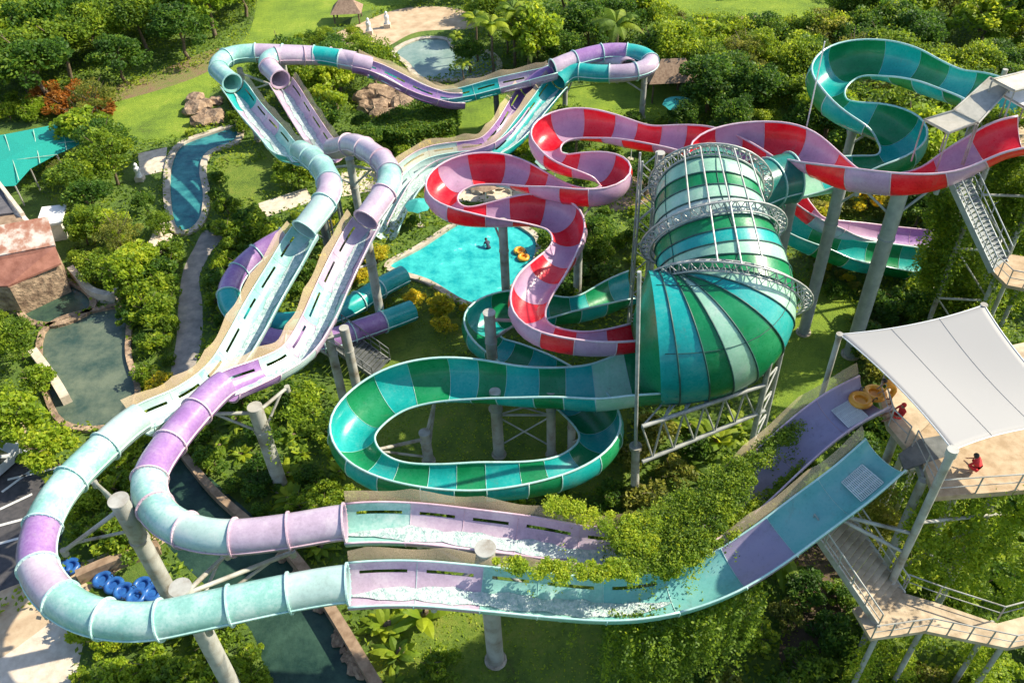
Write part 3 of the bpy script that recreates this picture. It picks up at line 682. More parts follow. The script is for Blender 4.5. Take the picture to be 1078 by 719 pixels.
# paved
poly('plaza', [(372,28),(420,10),(470,8),(520,20),(500,30),(440,34),(405,50),(378,48),(330,60),(325,48)], z2, 'sand')
poly('path', [(216,243),(204,262),(193,285),(188,320),(186,355),(180,400),(198,402),(212,360),(213,320),(210,292),(222,266),(236,248)], z2, 'pathstone')
poly('paving', [(145,162),(176,155),(174,180),(148,186)], z2, 'palestone', False)
poly('paving', [(270,215),(322,198),(330,212),(276,230)], z2, 'palestone', False)
poly('paving', [(360,182),(400,178),(402,200),(355,208)], z2, 'palestone', False)
poly('paving', [(470,190),(560,180),(570,205),(480,212)], z2, 'palestone')
poly('paving', [(650,195),(700,175),(705,200),(655,222),(640,215)], z2, 'brownwall')
poly('road', [(-60,455),(10,480),(45,505),(66,545),(55,590),(10,625),(-70,660)], z2, 'asphalt')
poly('concrete_yard', [(-40,660),(30,640),(92,660),(85,690),(70,760),(-50,770)], z2, 'palestone', False)
poly('dirt_path', [(-30,640),(60,600),(105,585),(190,545),(196,556),(110,610),(60,650),(-20,700)], z3, 'sand')
poly('dirt_path', [(0,420),(30,430),(20,470),(-10,475)], z2, 'sand')
poly('dirt_patch', [(850,548),(900,540),(905,600),(870,680),(820,700)], z2, 'soil')
for a, b in (((8, 505), (62, 492)), ((2, 518), (36, 493)), ((0, 536), (34, 520)), ((0, 553), (30, 545)), ((0,572),(22,566))):
    pa, pb = W(*a), W(*b); d = (pb-pa).normalized(); n_ = Vector((d.y, -d.x, 0))*.09
    me = bpy.data.meshes.new('m'); me.from_pydata([tuple(v+Vector((0, 0, .016))) for v in (pa-n_, pa+n_, pb+n_, pb-n_)], [], [(0, 1, 2, 3)]); me.materials.append(MATS['paintline'])
    o = bpy.data.objects.new('parking_line', me); C.objects.link(o); tag(o, kind='structure')
def wall(label, pts, w_, h_, mat, name='low_wall'):
    wp = catmull([tuple(W(x, y, 0)) for x, y in pts], 6); return kerb(name, wp, w_, h_, mat, False, kind=None, label=label, cat='wall')
wall('brown retaining wall running down the right bank of the dark creek', [(290,568),(325,610),(355,655),(400,730)], .55, .9, 'brownwall')
wall('pale low wall beside the curving footpath and lazy river', [(172,240),(160,265),(150,280),(135,290)], .5, .6, 'palestone')
wall('brown low wall behind the blue rafts', [(85,612),(120,597),(170,580)], .5, .8, 'brownwall')
wall('grey low wall on the left edge of the lower pond', [(38,375),(60,405),(72,425)], .6, .7, 'palestone')
wall('long brown kerb wall crossing behind the purple tubes', [(185,470),(225,520),(270,560)], .45, .7, 'brownwall')
wall('curved tan wall on the right bank of the two ponds', [(78,290),(98,312),(118,318),(128,312)], .5, .9, 'palestone')
# ------------------------------------------------------------------ lower right tower
DZ = 12.0
dk = thing('start_platform', 'tan and grey start platform of the lower right tower under the white sail', 'platform', tuple(W(1010, 470, 0)))
def wpts(pts, z): return [W(x, y, z) for x, y in pts]
mb = MB(); mb.slab(wpts([(962,462),(985,523),(1110,513),(1110,400),(1000,425)], DZ), .3); mb.build('floor', 'woodfloor', dk)
mb = MB(); mb.slab(wpts([(925,415),(935,448),(962,480),(972,462),(1003,446),(1003,424),(1080,410),(1080,360),(990,380)], DZ-.05), .3); mb.build('floor', 'stepstone', dk)
mb = MB(); mb.slab(wpts([(946,478),(968,462),(1003,456),(1003,478),(952,494)], DZ+.02), .1); mb.build('painted_opening', 'steeldark', dk)  # dark slab whose colour paints the shade of an opening in the deck
def rail(pts, z, parent, name='guard_rail', h=1.05, mat='steelpaint', mesh=True, step=1.3):
    P = [W(x, y, zz) for (x, y), zz in zip(pts, z if isinstance(z, (list, tuple)) else [z]*len(pts))]
    mb = MB(); U_ = Vector((0, 0, h))
    for a, b in zip(P[:-1], P[1:]):
        mb.rod(a+U_, b+U_, .035, 6); mb.rod(a+U_*.5, b+U_*.5, .025, 6); n = max(1, int((b-a).length/step))
        for k in range(n): mb.rod(a.lerp(b, k/n), a.lerp(b, k/n)+U_, .035, 6)
    mb.rod(P[-1], P[-1]+U_, .035, 6); mb.build(name, mat, parent)
rail([(925,415),(935,448),(953,466)], DZ, dk); rail([(960,470),(985,522),(1110,513)], DZ, dk); rail([(925,412),(990,378)], DZ, dk)
for x, y in ((972, 505), (1060, 500), (1055, 420), (950, 440), (985, 395)):
    q = W(x, y, DZ-.35); mb = MB(); mb.rod((q.x, q.y, 0), q, .2, 12); mb.build('leg', 'steelpaint', dk, True, auto=R_(50))
for a, b in (((972, 505), (1060, 500)), ((950, 440), (972, 505)), ((985, 395), (1055, 420))):
    mb = MB(); p, q = W(*a, DZ-.4), W(*b, DZ-.4); mb.bar(p, q, .2, .35); mb.build('beam', 'steelpaint', dk)
    mb = MB(); mb.rod(Vector((p.x, p.y, 8)), Vector((q.x, q.y, 4)), .09); mb.rod(Vector((q.x, q.y, 8)), Vector((p.x, p.y, 4)), .09); mb.build('bracing', 'steelpaint', dk)
# struts from the near lane to the sail mast
mast_top = W(1003, 474, 15.6)
sm = thing('sail_mast', 'grey sail mast rising from the stair landing to the nearest sail corner', 'mast', (mast_top.x, mast_top.y, 0))
mb = MB(); mb.rod((mast_top.x, mast_top.y, 0), mast_top, .17, 16); mb.build('shaft', 'steelpaint', sm, True, auto=R_(50))
mb = MB(); mb.rod(mast_top-Vector((0,0,.3)), mast_top+Vector((0,0,.06)), .22, 16); mb.build('cap_plate', 'steelpaint', sm)
mb = MB()
for (x, y, z), zz in (((880, 541, 10.3), 10.2), ((878, 543, 10.3), 8.8), ((1060,540,9),11)): mb.rod(W(x, y, z), (mast_top.x, mast_top.y, zz), .085, 8)
mb.build('strut', 'steelpaint', sm, True, auto=R_(50))
for (x, y, z, lab) in ((884, 352, 14.6, 'grey post at the left tip of the white sail'), (1036, 321, 15.6, 'grey post behind the far tip of the white sail')):
    q = W(x, y, z); r = thing('sail_post', lab, 'mast', (q.x, q.y, 0)); mb = MB(); mb.rod((q.x, q.y, 0), q, .13, 14); mb.build('shaft', 'steelpaint', r, True, auto=R_(50))
    mb = MB(); mb.rod(q-Vector((0, 0, .2)), q+Vector((0, 0, .03)), .16, 14); mb.build('cap_plate', 'steelpaint', r)
# sail
cs4 = [W(884, 352, 14.6), W(1036, 321, 15.6), W(1140, 446, 15.2), W(1003, 474, 15.6)]
sr = thing('shade_sail', 'large white four-cornered shade sail stretched over the start platform', 'shade sail', tuple(cs4[3]))
cen = sum(cs4, Vector())/4; G_ = 24
def edge(a, b, t, sag=.085):
    p = a.lerp(b, t); inn = (cen-(a+b)/2); return p+inn*(sag*2.4*4*t*(1-t))*.42
vs = []; fs = []
a, b, c, d = cs4
for j in range(G_+1):
    v = j/G_
    for i in range(G_+1):
        u = i/G_
        top = edge(a, b, u); bot = edge(d, c, u); lef = edge(a, d, v); rig = edge(b, c, v)
        p = top*(1-v)+bot*v+lef*(1-u)+rig*u-(a*(1-u)*(1-v)+b*u*(1-v)+d*(1-u)*v+c*u*v)
        p = p-Vector((0, 0, .15*math.sin(math.pi*u)*math.sin(math.pi*v)))
        vs.append(p)
for j in range(G_):
    for i in range(G_): fs.append((j*(G_+1)+i, (j+1)*(G_+1)+i, (j+1)*(G_+1)+i+1, j*(G_+1)+i+1))
mb = MB(); mb.add(vs, fs); o = mb.build('cloth', 'sail', sr, True); md = o.modifiers.new('s', 'SOLIDIFY'); md.thickness = .015
bd = [vs[i] for i in range(G_)]+[vs[j*(G_+1)+G_] for j in range(G_)]+[vs[G_*(G_+1)+G_-i] for i in range(G_)]+[vs[(G_-j)*(G_+1)] for j in range(G_)]
mb = MB(); mb.path(bd, .03, 5, True); mb.build('edge_cable', 'whitepaint', sr)
for i in (8, 16):
    mb = MB(); mb.path([vs[j*(G_+1)+i]+Vector((0, 0, .012)) for j in range(G_+1)], .008, 4); mb.build('seam', 'sail', sr)
# stairs and landing
def stairs(label, a, az, b, bz, width, mat='stepstone', smat='steelpaint', n=16, group=None):
    p, q = W(*a, az), W(*b, bz); d = (q-p); hd = Vector((d.x, d.y, 0)).normalized(); sd_ = Vector((hd.y, -hd.x, 0))
    r = thing('staircase', label, 'stairs', (q.x, q.y, 0)); mb = MB(); rz = math.atan2(hd.y, hd.x)
    run = Vector((d.x, d.y, 0)).length/n
    for k in range(n):
        c = p.lerp(q, (k+.5)/n); mb.box(c, (run*1.05, width, .06), rz)
    mb.build('treads', mat, r)
    for e in (-1, 1):
        mb = MB(); mb.bar(p+sd_*e*width/2-Vector((0, 0, .1)), q+sd_*e*width/2-Vector((0, 0, .1)), .08, .35); mb.build('stringer', smat, r)
        mb = MB(); u = Vector((0, 0, 1.0)); o_ = sd_*e*(width/2+.07)
        mb.rod(p+o_+u, q+o_+u, .04, 6); mb.rod(p+o_+u*.5, q+o_+u*.5, .03, 6)
        for k in range(6): mb.rod(p.lerp(q, k/5)+o_, p.lerp(q, k/5)+o_+u, .035, 6)
        mb.build('handrail', smat, r)
    return r
stairs('weathered pale staircase descending under the aqua slide to the landing', (868, 538), 9.6, (938, 640), 6.2, 2.3)
ld = thing('landing', 'pale concrete stair landing with railings at the lower right', 'platform', tuple(W(990, 645, 0)))
LP_ = [(917,672),(898,640),(945,622),(985,634),(1050,656),(1110,640),(1110,672),(1062,682),(975,664)]
mb = MB(); mb.slab(wpts(LP_, 6.2), .22); mb.build('floor', 'stepstone', ld)
rail([(917,672),(975,664),(1062,682),(1110,674)], 6.2, ld, step=.75); rail([(950,618),(985,631),(1050,652),(1110,636)], 6.2, ld)
for x, y in ((925, 665), (972, 660), (1058, 676), (1045, 655), (945, 630)):
    q = W(x, y, 6.0); mb = MB(); mb.rod((q.x, q.y, 0), q, .12, 10); mb.build('leg', 'steelpaint', ld, True, auto=R_(50))
# ------------------------------------------------------------------ top right tower
UZ = 15.0
ut = thing('start_platform', 'small start platform of the top right tower half hidden by vines', 'platform', tuple(W(1060, 150, 0)))
mb = MB(); mb.slab(wpts([(1010,160),(1110,160),(1120,95),(1035,95)], UZ), .3); mb.build('floor', 'woodfloor', ut)
for x, y in ((1046, 158), (1108, 160), (1118, 97), (1050, 97)):
    q = W(x, y, UZ+4); mb = MB(); q2 = W(x, y, UZ); mb.rod((q2.x, q2.y, 0), (q2.x, q2.y, UZ+1.5), .16, 12); mb.build('post', 'steelpaint', ut, True, auto=R_(50))
rail([(1010,160),(1110,160)], UZ, ut); rail([(1010,160),(1035,95)], UZ, ut)
mb = MB(); ps = [W(x, y, UZ) for x, y in ((1046, 158), (1108, 160), (1118, 97), (1050, 97))]
for k in range(4):
    a, b = ps[k], ps[(k+1) % 4]
    for z in (12, 8, 4):
        mb.rod((a.x, a.y, z), (b.x, b.y, z), .08); mb.rod((a.x, a.y, z), (b.x, b.y, z-4), .06)
mb.build('bracing', 'steelpaint', ut)
def canopy(label, pts, mat):
    r = thing('shade_canopy', label, 'canopy', tuple(W(*pts[0])))
    ws = [W(*p) for p in pts]; mb = MB(); mb.slab(ws, .10); mb.build('cloth', mat, r)
    mb = MB(); mb.path([p+Vector((0, 0, .02)) for p in ws], .06, 6, True); mb.build('frame', 'steelpaint', r)
    for p in ws[:3]:
        mb = MB(); mb.rod(p-Vector((0,0,.1)), p-Vector((0, 0, 2.6)), .05, 6); mb.build('strut', 'steelpaint', r)
canopy('beige low canopy panel jutting left over the red slide', [(973,126,17.6),(999,140,17.4),(1028,129,17.8),(1004,117,18.0)], 'beigecloth')
canopy('grey sloping canopy panel in the middle of the top tower', [(1004,116,18.0),(1030,130,17.7),(1064,92,18.6),(1042,82,18.9)], 'greycloth')
canopy('pale beige canopy panel at the top edge of the tower', [(1045,84,19.2),(1068,96,19.0),(1120,84,19.0),(1110,68,19.2)], 'beigecloth')
canopy('bright white canopy panel at the right frame edge', [(1040,92,18.4),(1078,113,18.0),(1130,110,18.0),(1110,84,18.4)], 'whitepaint')
stairs('long steep grey staircase below the red and violet slide start', (1004, 176), 14.2, (1052, 280), 9.6, 1.5, 'steel', 'steel', 22)
l2 = thing('landing', 'small wooden stair landing at the right frame edge', 'platform', tuple(W(1070, 290, 0)))
mb = MB(); mb.slab(wpts([(1042,282),(1060,300),(1110,310),(1110,275),(1065,268)], 9.6), .22); mb.build('floor', 'woodfloor', l2)
rail([(1042,282),(1060,300),(1110,310)], 9.6, l2, step=.8)
for x, y in ((1050, 286), (1075, 296), (1070, 272)):
    q = W(x, y, 9.4); mb = MB(); mb.rod((q.x, q.y, 0), q, .13, 10); mb.build('leg', 'steelpaint', l2, True, auto=R_(50))
# ------------------------------------------------------------------ people and rafts
def chain_person(label, joints, edges, loc, rz, parts):
    """joints: name -> (x, y, z, radius); one skinned body"""
    names = list(joints); me = bpy.data.meshes.new('person')
    me.from_pydata([joints[n][:3] for n in names], [(names.index(a), names.index(b)) for a, b in edges], [])
    o = bpy.data.objects.new('person', me); C.objects.link(o); o.location = loc; o.rotation_euler = (0, 0, rz)
    sk = o.modifiers.new('skin', 'SKIN'); o.modifiers.new('sub', 'SUBSURF').levels = 1
    o.modifiers['sub'].render_levels = 1
    for i, n in enumerate(names): me.skin_vertices[0].data[i].radius = (joints[n][3],)*2
    me.skin_vertices[0].data[names.index('pelvis')].use_root = True
    dg = bpy.context.evaluated_depsgraph_get(); m2 = bpy.data.meshes.new_from_object(o.evaluated_get(dg)); o.modifiers.clear(); o.data = m2
    m2.polygons.foreach_set('use_smooth', [True]*len(m2.polygons))
    m2.materials.clear()
    for nm in ('skin', parts['shirt'], parts['pants']): m2.materials.append(MATS[nm])
    J = {n: Vector(joints[n][:3]) for n in names}
    torso = [('pelvis', 'chest'), ('chest', 'neck'), ('chest', 'lsh'), ('chest', 'rsh'), ('lsh', 'lel'), ('rsh', 'rel')]
    legs = [('pelvis', 'lhip'), ('pelvis', 'rhip'), ('lhip', 'lkn'), ('rhip', 'rkn')]
    def dseg(p, a, b):
        d = b-a; t = max(0, min(1, (p-a).dot(d)/d.length_squared)); return (p-a-d*t).length
    oth = [(a, b) for a, b in edges if (a, b) not in torso and (a, b) not in legs]
    for pl in m2.polygons:
        c = pl.center; dt = min(dseg(c, J[a], J[b]) for a, b in torso); dl = min(dseg(c, J[a], J[b]) for a, b in legs); dn = min(dseg(c, J[a], J[b]) for a, b in oth)
        pl.material_index = 1 if dt <= dl and dt <= dn else (2 if dl <= dn else 0)
    tag(o, label, 'person')
    hd = J['head']; mb = MB()
    import bmesh
    bm = bmesh.new(); bmesh.ops.create_uvsphere(bm, u_segments=14, v_segments=10, radius=.118)
    for v in bm.verts: v.co = Vector((v.co.x*.95, v.co.y*1.05-.018, v.co.z*1.05+.025))
    bmesh.ops.delete(bm, geom=[v for v in bm.verts if v.co.y > .055 and v.co.z < .06], context='VERTS')
    hm = bpy.data.meshes.new('hair'); bm.to_mesh(hm); bm.free(); hm.materials.append(MATS[parts.get('hair', 'hair')])
    h = bpy.data.objects.new('hair', hm); C.objects.link(h); h.parent = o; h.location = hd
    return o
def person(label, pose, loc, rz, parts):
    # local: +y is forward
    if pose == 'bend':
        J = dict(pelvis=(0, 0, .88, .13), chest=(0, .30, 1.18, .15), neck=(0, .46, 1.27, .055), head=(0, .58, 1.30, .10), crown=(0, .64, 1.36, .07), nose=(0, .68, 1.27, .015),
                 lsh=(-.18, .36, 1.2, .07), lel=(-.22, .48, .92, .045), lwr=(-.16, .62, .72, .032), rsh=(.18, .36, 1.2, .07), rel=(.24, .46, .92, .045), rwr=(.18, .62, .72, .032),
                 lhip=(-.11, 0, .84, .10), lkn=(-.14, .08, .45, .065), lan=(-.15, -.02, .08, .042), ltoe=(-.16, .18, .035, .035),
                 rhip=(.11, 0, .84, .10), rkn=(.14, .10, .45, .065), ran=(.16, .02, .08, .042), rtoe=(.18, .22, .035, .035))
    elif pose == 'sit':
        J = dict(pelvis=(0, 0, .16, .14), chest=(0, -.06, .52, .15), neck=(0, -.03, .70, .055), head=(0, 0, .82, .10), crown=(0, 0, .90, .075), nose=(0, .11, .82, .015),
                 lsh=(-.19, -.05, .62, .07), lel=(-.27, .08, .38, .045), lwr=(-.16, .28, .34, .032), rsh=(.19, -.05, .62, .07), rel=(.27, .08, .38, .045), rwr=(.16, .28, .34, .032),
                 lhip=(-.11, .05, .15, .10), lkn=(-.18, .42, .34, .065), lan=(-.14, .72, .10, .042), ltoe=(-.15, .90, .10, .035),
                 rhip=(.11, .05, .15, .10), rkn=(.18, .42, .34, .065), ran=(.14, .72, .10, .042), rtoe=(.15, .90, .10, .035))
    else:  # crouch
        J = dict(pelvis=(0, -.1, .30, .13), chest=(0, .08, .66, .15), neck=(0, .18, .82, .055), head=(0, .25, .92, .10), crown=(0, .27, 1.0, .075), nose=(0, .36, .90, .015),
                 lsh=(-.19, .12, .74, .07), lel=(-.28, .28, .52, .045), lwr=(-.16, .46, .46, .032), rsh=(.19, .12, .74, .07), rel=(.28, .28, .52, .045), rwr=(.16, .46, .46, .032),
                 lhip=(-.11, -.04, .30, .10), lkn=(-.20, .34, .46, .065), lan=(-.16, .04, .08, .042), ltoe=(-.17, .24, .035, .035),
                 rhip=(.11, -.04, .30, .10), rkn=(.20, .34, .46, .065), ran=(.16, .04, .08, .042), rtoe=(.17, .24, .035, .035))
    E = [('pelvis', 'chest'), ('chest', 'neck'), ('neck', 'head'), ('head', 'crown'), ('head', 'nose'), ('pelvis', 'lhip'), ('lhip', 'lkn'), ('lkn', 'lan'), ('lan', 'ltoe'), ('pelvis', 'rhip'), ('rhip', 'rkn'), ('rkn', 'ran'), ('ran', 'rtoe'),
         ('chest', 'lsh'), ('lsh', 'lel'), ('lel', 'lwr'), ('chest', 'rsh'), ('rsh', 'rel'), ('rel', 'rwr')]
    for sd_, w_, el in (('l', 'lwr', 'lel'), ('r', 'rwr', 'rel')):
        wv = Vector(J[w_][:3]); d = (wv-Vector(J[el][:3])).normalized(); x = Vector((1 if sd_ == 'l' else -1, 0, 0)); x = (x-d*x.dot(d)).normalized()
        pm = wv+d*.06; J[sd_+'palm'] = (*pm, .03); E.append((w_, sd_+'palm')); y = d.cross(x)
        for k, L in enumerate((.07, .08, .075, .06)):
            r0_ = pm+d*.02+x*(.030-.020*k); r1_ = r0_+d*L*.6; r2_ = r1_+d*L*.4+y*.02
            J[f'{sd_}f{k}a'] = (*r0_, .010); J[f'{sd_}f{k}b'] = (*r1_, .009); J[f'{sd_}f{k}c'] = (*r2_, .008)
            E += [(sd_+'palm', f'{sd_}f{k}a'), (f'{sd_}f{k}a', f'{sd_}f{k}b'), (f'{sd_}f{k}b', f'{sd_}f{k}c')]
        t1_ = pm-d*.02+x*.04; t2_ = t1_+d*.04+x*.02; J[sd_+'t1'] = (*t1_, .011); J[sd_+'t2'] = (*t2_, .009); E += [(sd_+'palm', sd_+'t1'), (sd_+'t1', sd_+'t2')]
    return chain_person(label, J, E, loc, rz, parts)
def raft(label, a, b, z, R=.42, r=.15, mat='orange', group=None):
    p, q = W(*a, z), W(*b, z); rt = thing('inflatable_raft', label, 'raft', tuple((p+q)/2), group)
    for e in (p, q):
        mb = MB(); mb.path([e+Vector((R*math.cos(2*math.pi*k/20), R*math.sin(2*math.pi*k/20), 0)) for k in range(20)], r, 10, True); mb.build('ring_tube', mat, rt, True)
        mb = MB(); mb.rod(e-Vector((0, 0, .10)), e-Vector((0, 0, .04)), R*.9, 18); mb.build('seat_mesh', mat, rt)
    for k in (-1, 1):
        d = (q-p).normalized(); sd_ = Vector((d.y, -d.x, 0)); c = (p+q)/2+sd_*k*(R+.05)*.9
        mb = MB(); mb.path([c-d*.14+Vector((0, 0, .1)), c-d*.1+Vector((0, 0, .24)), c+d*.1+Vector((0, 0, .24)), c+d*.14+Vector((0, 0, .1))], .025, 6); mb.build('handle', 'black', rt)
raft('orange double inflatable raft waiting at the violet slide start', (906, 421), (921, 414), 12.35, R=.40, r=.14)
p = W(937, 424, DZ-.05); person('person in an orange shirt bending down over the orange raft', 'bend', p, R_(75), dict(shirt='orangecloth', pants='orangecloth'))
p = W(946, 440, DZ-.05); person('person in a red shirt and red cap sitting at the platform edge', 'sit', p, R_(95), dict(shirt='redcloth', pants='redcloth', hair='redcloth'))
p = W(1026, 498, DZ); person('person in red crouching alone on the tan platform near the railing', 'crouch', p, R_(40), dict(shirt='redcloth', pants='redcloth'))
raft('orange raft floating in the turquoise pool', (547, 264), (551, 271), .15, R=.36, r=.13)
p = W(515, 270, -.75); person('person wading in the turquoise pool', 'bend', p, R_(20), dict(shirt='darkcloth', pants='darkcloth'))
for k, (a, b) in enumerate((((64, 600), (74, 596)), ((108, 610), (120, 616)), ((130, 622), (143, 628)), ((150, 616), (161, 624)))):
    raft('blue double raft lying alone under the bend of the aqua tube' if k == 0 else 'blue double raft in the heap behind the thick column', a, b, .2 if k % 2 else .25, mat='bluepl', group=None if k == 0 else 'heap of blue rafts')
# ------------------------------------------------------------------ left buildings
def quad_slab(pts3, t): 
    mb = MB(); mb.slab([W(*p) for p in pts3], t); return mb
hs = thing('house', 'rough tan house with mottled red and white roof at the left edge', 'house', tuple(W(40, 290, 0)))
Hh = 2.6
mb = MB(); mb.slab(wpts([(-60,262),(-60,300),(10,303),(62,279),(57,258)], Hh), Hh); mb.build('wall', 'rock', hs)
mb = quad_slab([(-70,250,5.2),(50,228,5.2),(58,258,3.9),(-70,282,3.9)], .15); mb.build('roof', 'roofred', hs)
mb = quad_slab([(-70,283,3.9),(58,259.5,3.9),(64,277,2.85),(8,301,2.75),(-70,303,2.75)], .15); mb.build('roof', 'roofbrown', hs)
ks = thing('kiosk', 'small whitewashed kiosk with flat roof behind the red roof', 'building', tuple(W(52, 238, 0)))
mb = MB(); mb.slab(wpts([(40,236),(62,232),(68,218),(46,220)], 1.9), 1.9); mb.build('wall', 'plaster', ks)
mb = MB(); mb.slab(wpts([(37,238),(64,234),(70,215),(44,218)], 2.1), .2); mb.build('roof', 'whitepaint', ks)
p = W(51, 236, 1.0); mb = MB(); mb.box(p+Vector((0, -.06, 0)), (.8, .06, .8)); mb.build('window', 'glass', ks)
sh = thing('shed', 'flat dark grey roofed shed at the left edge', 'building', tuple(W(5, 235, 0)))
mb = MB(); mb.slab(wpts([(-60,200),(8,205),(36,238),(20,252),(-60,262)], 2.8), 2.8); mb.build('wall', 'plaster', sh)
mb = MB(); mb.slab(wpts([(-62,196),(2,200),(14,224),(-62,232)], 3.05), .2); mb.build('roof', 'roofgrey', sh)
mb = MB(); mb.slab(wpts([(-62,236),(16,226),(38,240),(20,254),(-62,264)], 3.0), .16); mb.build('roof', 'brownwall', sh)
mb = MB(); mb.bar(W(-2, 192, 3.2), W(24, 226, 3.2), .3, .3); mb.build('ridge', 'palestone', sh)
sn = thing('shade_net', 'turquoise shade net roof on posts at the left edge', 'shade net', tuple(W(40, 170, 0)))
NP = [(-50,150,2.4),(5,142,2.6),(62,131,2.5),(97,136,2.4),(90,150,2.2),(60,163,2.3),(32,178,2.2),(16,196,2.0),(-50,200,2.2)]
wsn = [W(*p) for p in NP]; cn = sum(wsn, Vector())/len(wsn)+Vector((0, 0, .35)); mb = MB()
mb.add(wsn+[cn], [(i, (i+1) % len(wsn), len(wsn)) for i in range(len(wsn))]); o = mb.build('net', 'shadenet', sn); o.modifiers.new('s', 'SOLIDIFY').thickness = .03
for i, p in enumerate(wsn):
    mb = MB(); mb.rod((p.x, p.y, 0), p, .07, 8); mb.build('post', 'steelpaint', sn)
for a, b in (((-50, 163, 2.5), (88, 148, 2.45)), ((-50, 177, 2.45), (60, 163, 2.5)), ((5, 142, 2.75), (20, 190, 2.3)), ((35, 137, 2.75), (42, 172, 2.4)), ((66, 133, 2.6), (70, 158, 2.4))):
    mb = MB(); mb.rod(W(*a), W(*b), .035, 6); mb.build('rope', 'umbgreen', sn)
def hut(label, x, y, wd, dp, h, mat='thatch', pitch=1.1):
    p = W(x, y, 0); r = thing('hut', label, 'hut', tuple(p)); a, b = wd/2, dp/2
    for sx in (-1, 1):
        for sy in (-1, 1): mb = MB(); mb.rod(p+Vector((sx*a*.8, sy*b*.8, 0)), p+Vector((sx*a*.8, sy*b*.8, h)), .09, 8); mb.build('post', 'bark', r)
    mb = MB(); e = [p+Vector((sx*a, sy*b, h)) for sx, sy in ((-1, -1), (1, -1), (1, 1), (-1, 1))]; rg = [p+Vector((-a*.45, 0, h+pitch)), p+Vector((a*.45, 0, h+pitch))]
    vs = e+rg; mb.add(vs, [(0, 1, 5, 4), (1, 2, 5), (2, 3, 4, 5), (3, 0, 4), (3, 2, 1, 0)]); o = mb.build('roof', mat, r)
hut('brown roofed hut at the edge of the far lawn', 367, 22, 3.6, 2.8, 1.3, pitch=1.2)
hut('thatched hut under the right side of the far tube loop', 705, 100, 5, 4, 2.2, pitch=1.6)
hut('small brown roofed hut among the trees right of the far lawn', 780, 52, 4.5, 3.5, 2.2, pitch=1.4)
hut('small pale roofed stand in the hedge above the ponds', 112, 292, 2.0, 1.6, 1.4, 'palestone', .4)
def umbrella(label, x, y, R, h, mat):
    p = W(x, y, 0); r = thing('parasol', label, 'parasol', tuple(p)); mb = MB(); mb.rod(p, p+Vector((0, 0, h+.45)), .04, 8); mb.build('pole', 'whitepaint', r)
    mb = MB(); n = 8; vs = [p+Vector((0, 0, h+.5))]; 
    for k in range(n*2):
        rr = R if k % 2 == 0 else R*.93
        vs.append(p+Vector((rr*math.cos(math.pi*k/n), rr*math.sin(math.pi*k/n), h-(.0 if k % 2 == 0 else -.05))))
    mb.add(vs, [(0, 1+k, 1+(k+1) % (2*n)) for k in range(2*n)]); o = mb.build('canopy', mat, r); o.modifiers.new('s', 'SOLIDIFY').thickness = .03
    mb = MB(); mb.rod(p, p+Vector((0, 0, .12)), .3, 10); mb.build('base', 'concrete', r)
for a in (('mint hexagonal parasol between the two red bends', 584, 194, 1.7, 2.3, 'umbgreen'), ('mint parasol beside the straight red run', 664, 168, 1.6, 2.3, 'umbgreen'),
          ('small teal parasol left of the red bend', 443, 238, 1.1, 2.0, 'umbteal'), ('brown thatch parasol seen through the red bend', 512, 215, 1.6, 2.2, 'thatch'),
          ('teal parasol under the top end of the red snake', 712, 132, 1.5, 2.2, 'umbteal'), ('pale parasol seen through the red bend', 538, 208, 1.2, 2.0, 'beigecloth')): umbrella(*a)
def rock_at(label, x, y, R, group, mat='rock', sq=.6):
    import bmesh
    p = W(x, y, 0); bm = bmesh.new(); bmesh.ops.create_icosphere(bm, subdivisions=2, radius=1)
    q = random.random()*9
    for v in bm.verts:
        v.co *= R*(1+.28*math.sin(v.co.x*3+q)*math.cos(v.co.y*4+q)+.12*random.uniform(-1, 1)); v.co.z *= sq; v.co.z += R*sq*.5
    me = bpy.data.meshes.new('rock'); bm.to_mesh(me); bm.free(); me.materials.append(MATS[mat])
    o = bpy.data.objects.new('boulder', me); C.objects.link(o); o.location = p; o.rotation_euler = (0, 0, q); tag(o, label, 'rock', group)
for k in range(34):
    rock_at('orange brown boulder in the pile under the far purple dip', 385+random.random()*45, 122-random.random()*22, random.uniform(.5, 1.3), 'boulders under the far purple dip')
for k in range(12):
    rock_at('dark boulder in the cluster beside the lazy river top', 205+random.random()*32, 132-random.random()*28, random.uniform(.5, 1.2), 'boulders beside the lazy river')
for k in range(26):
    a = random.random(); rock_at('pale stone on the bank between river and footpath', 176-28*a+random.uniform(-3, 3), 250+35*a+random.uniform(-3, 3), random.uniform(.25, .6), 'stones on the river bank', 'palestone')
for k in range(22):
    a = random.random(); rock_at('rough stone along the right bank of the dark creek', 300+80*a+random.uniform(-3, 3), 583+125*a+random.uniform(-3, 3), random.uniform(.2, .45), 'stones on the creek bank')
for k in range(18):
    rock_at('pale rock behind the start of the ponds', 470+random.random()*90, 196+random.random()*12-6, random.uniform(.3, .8), 'rocks behind the turquoise pool', 'palestone')
def statue(label, x, y, h):
    p = W(x, y, 0); r = thing('statue', label, 'statue', tuple(p)); mb = MB(); mb.box(p+Vector((0, 0, h*.12)), (h*.4, h*.4, h*.24)); mb.build('pedestal', 'palestone', r)
    mb = MB(); zs = [.24, .3, .45, .6, .72, .8, .84, .92, 1.0]; rs = [.16, .15, .12, .15, .14, .05, .09, .09, .02]
    for k in range(8): mb.rod(p+Vector((0, 0, h*zs[k])), p+Vector((0, 0, h*zs[k+1])), h*rs[k], 12, h*rs[k+1], False)
    mb.build('figure', 'whitepaint', r, True)
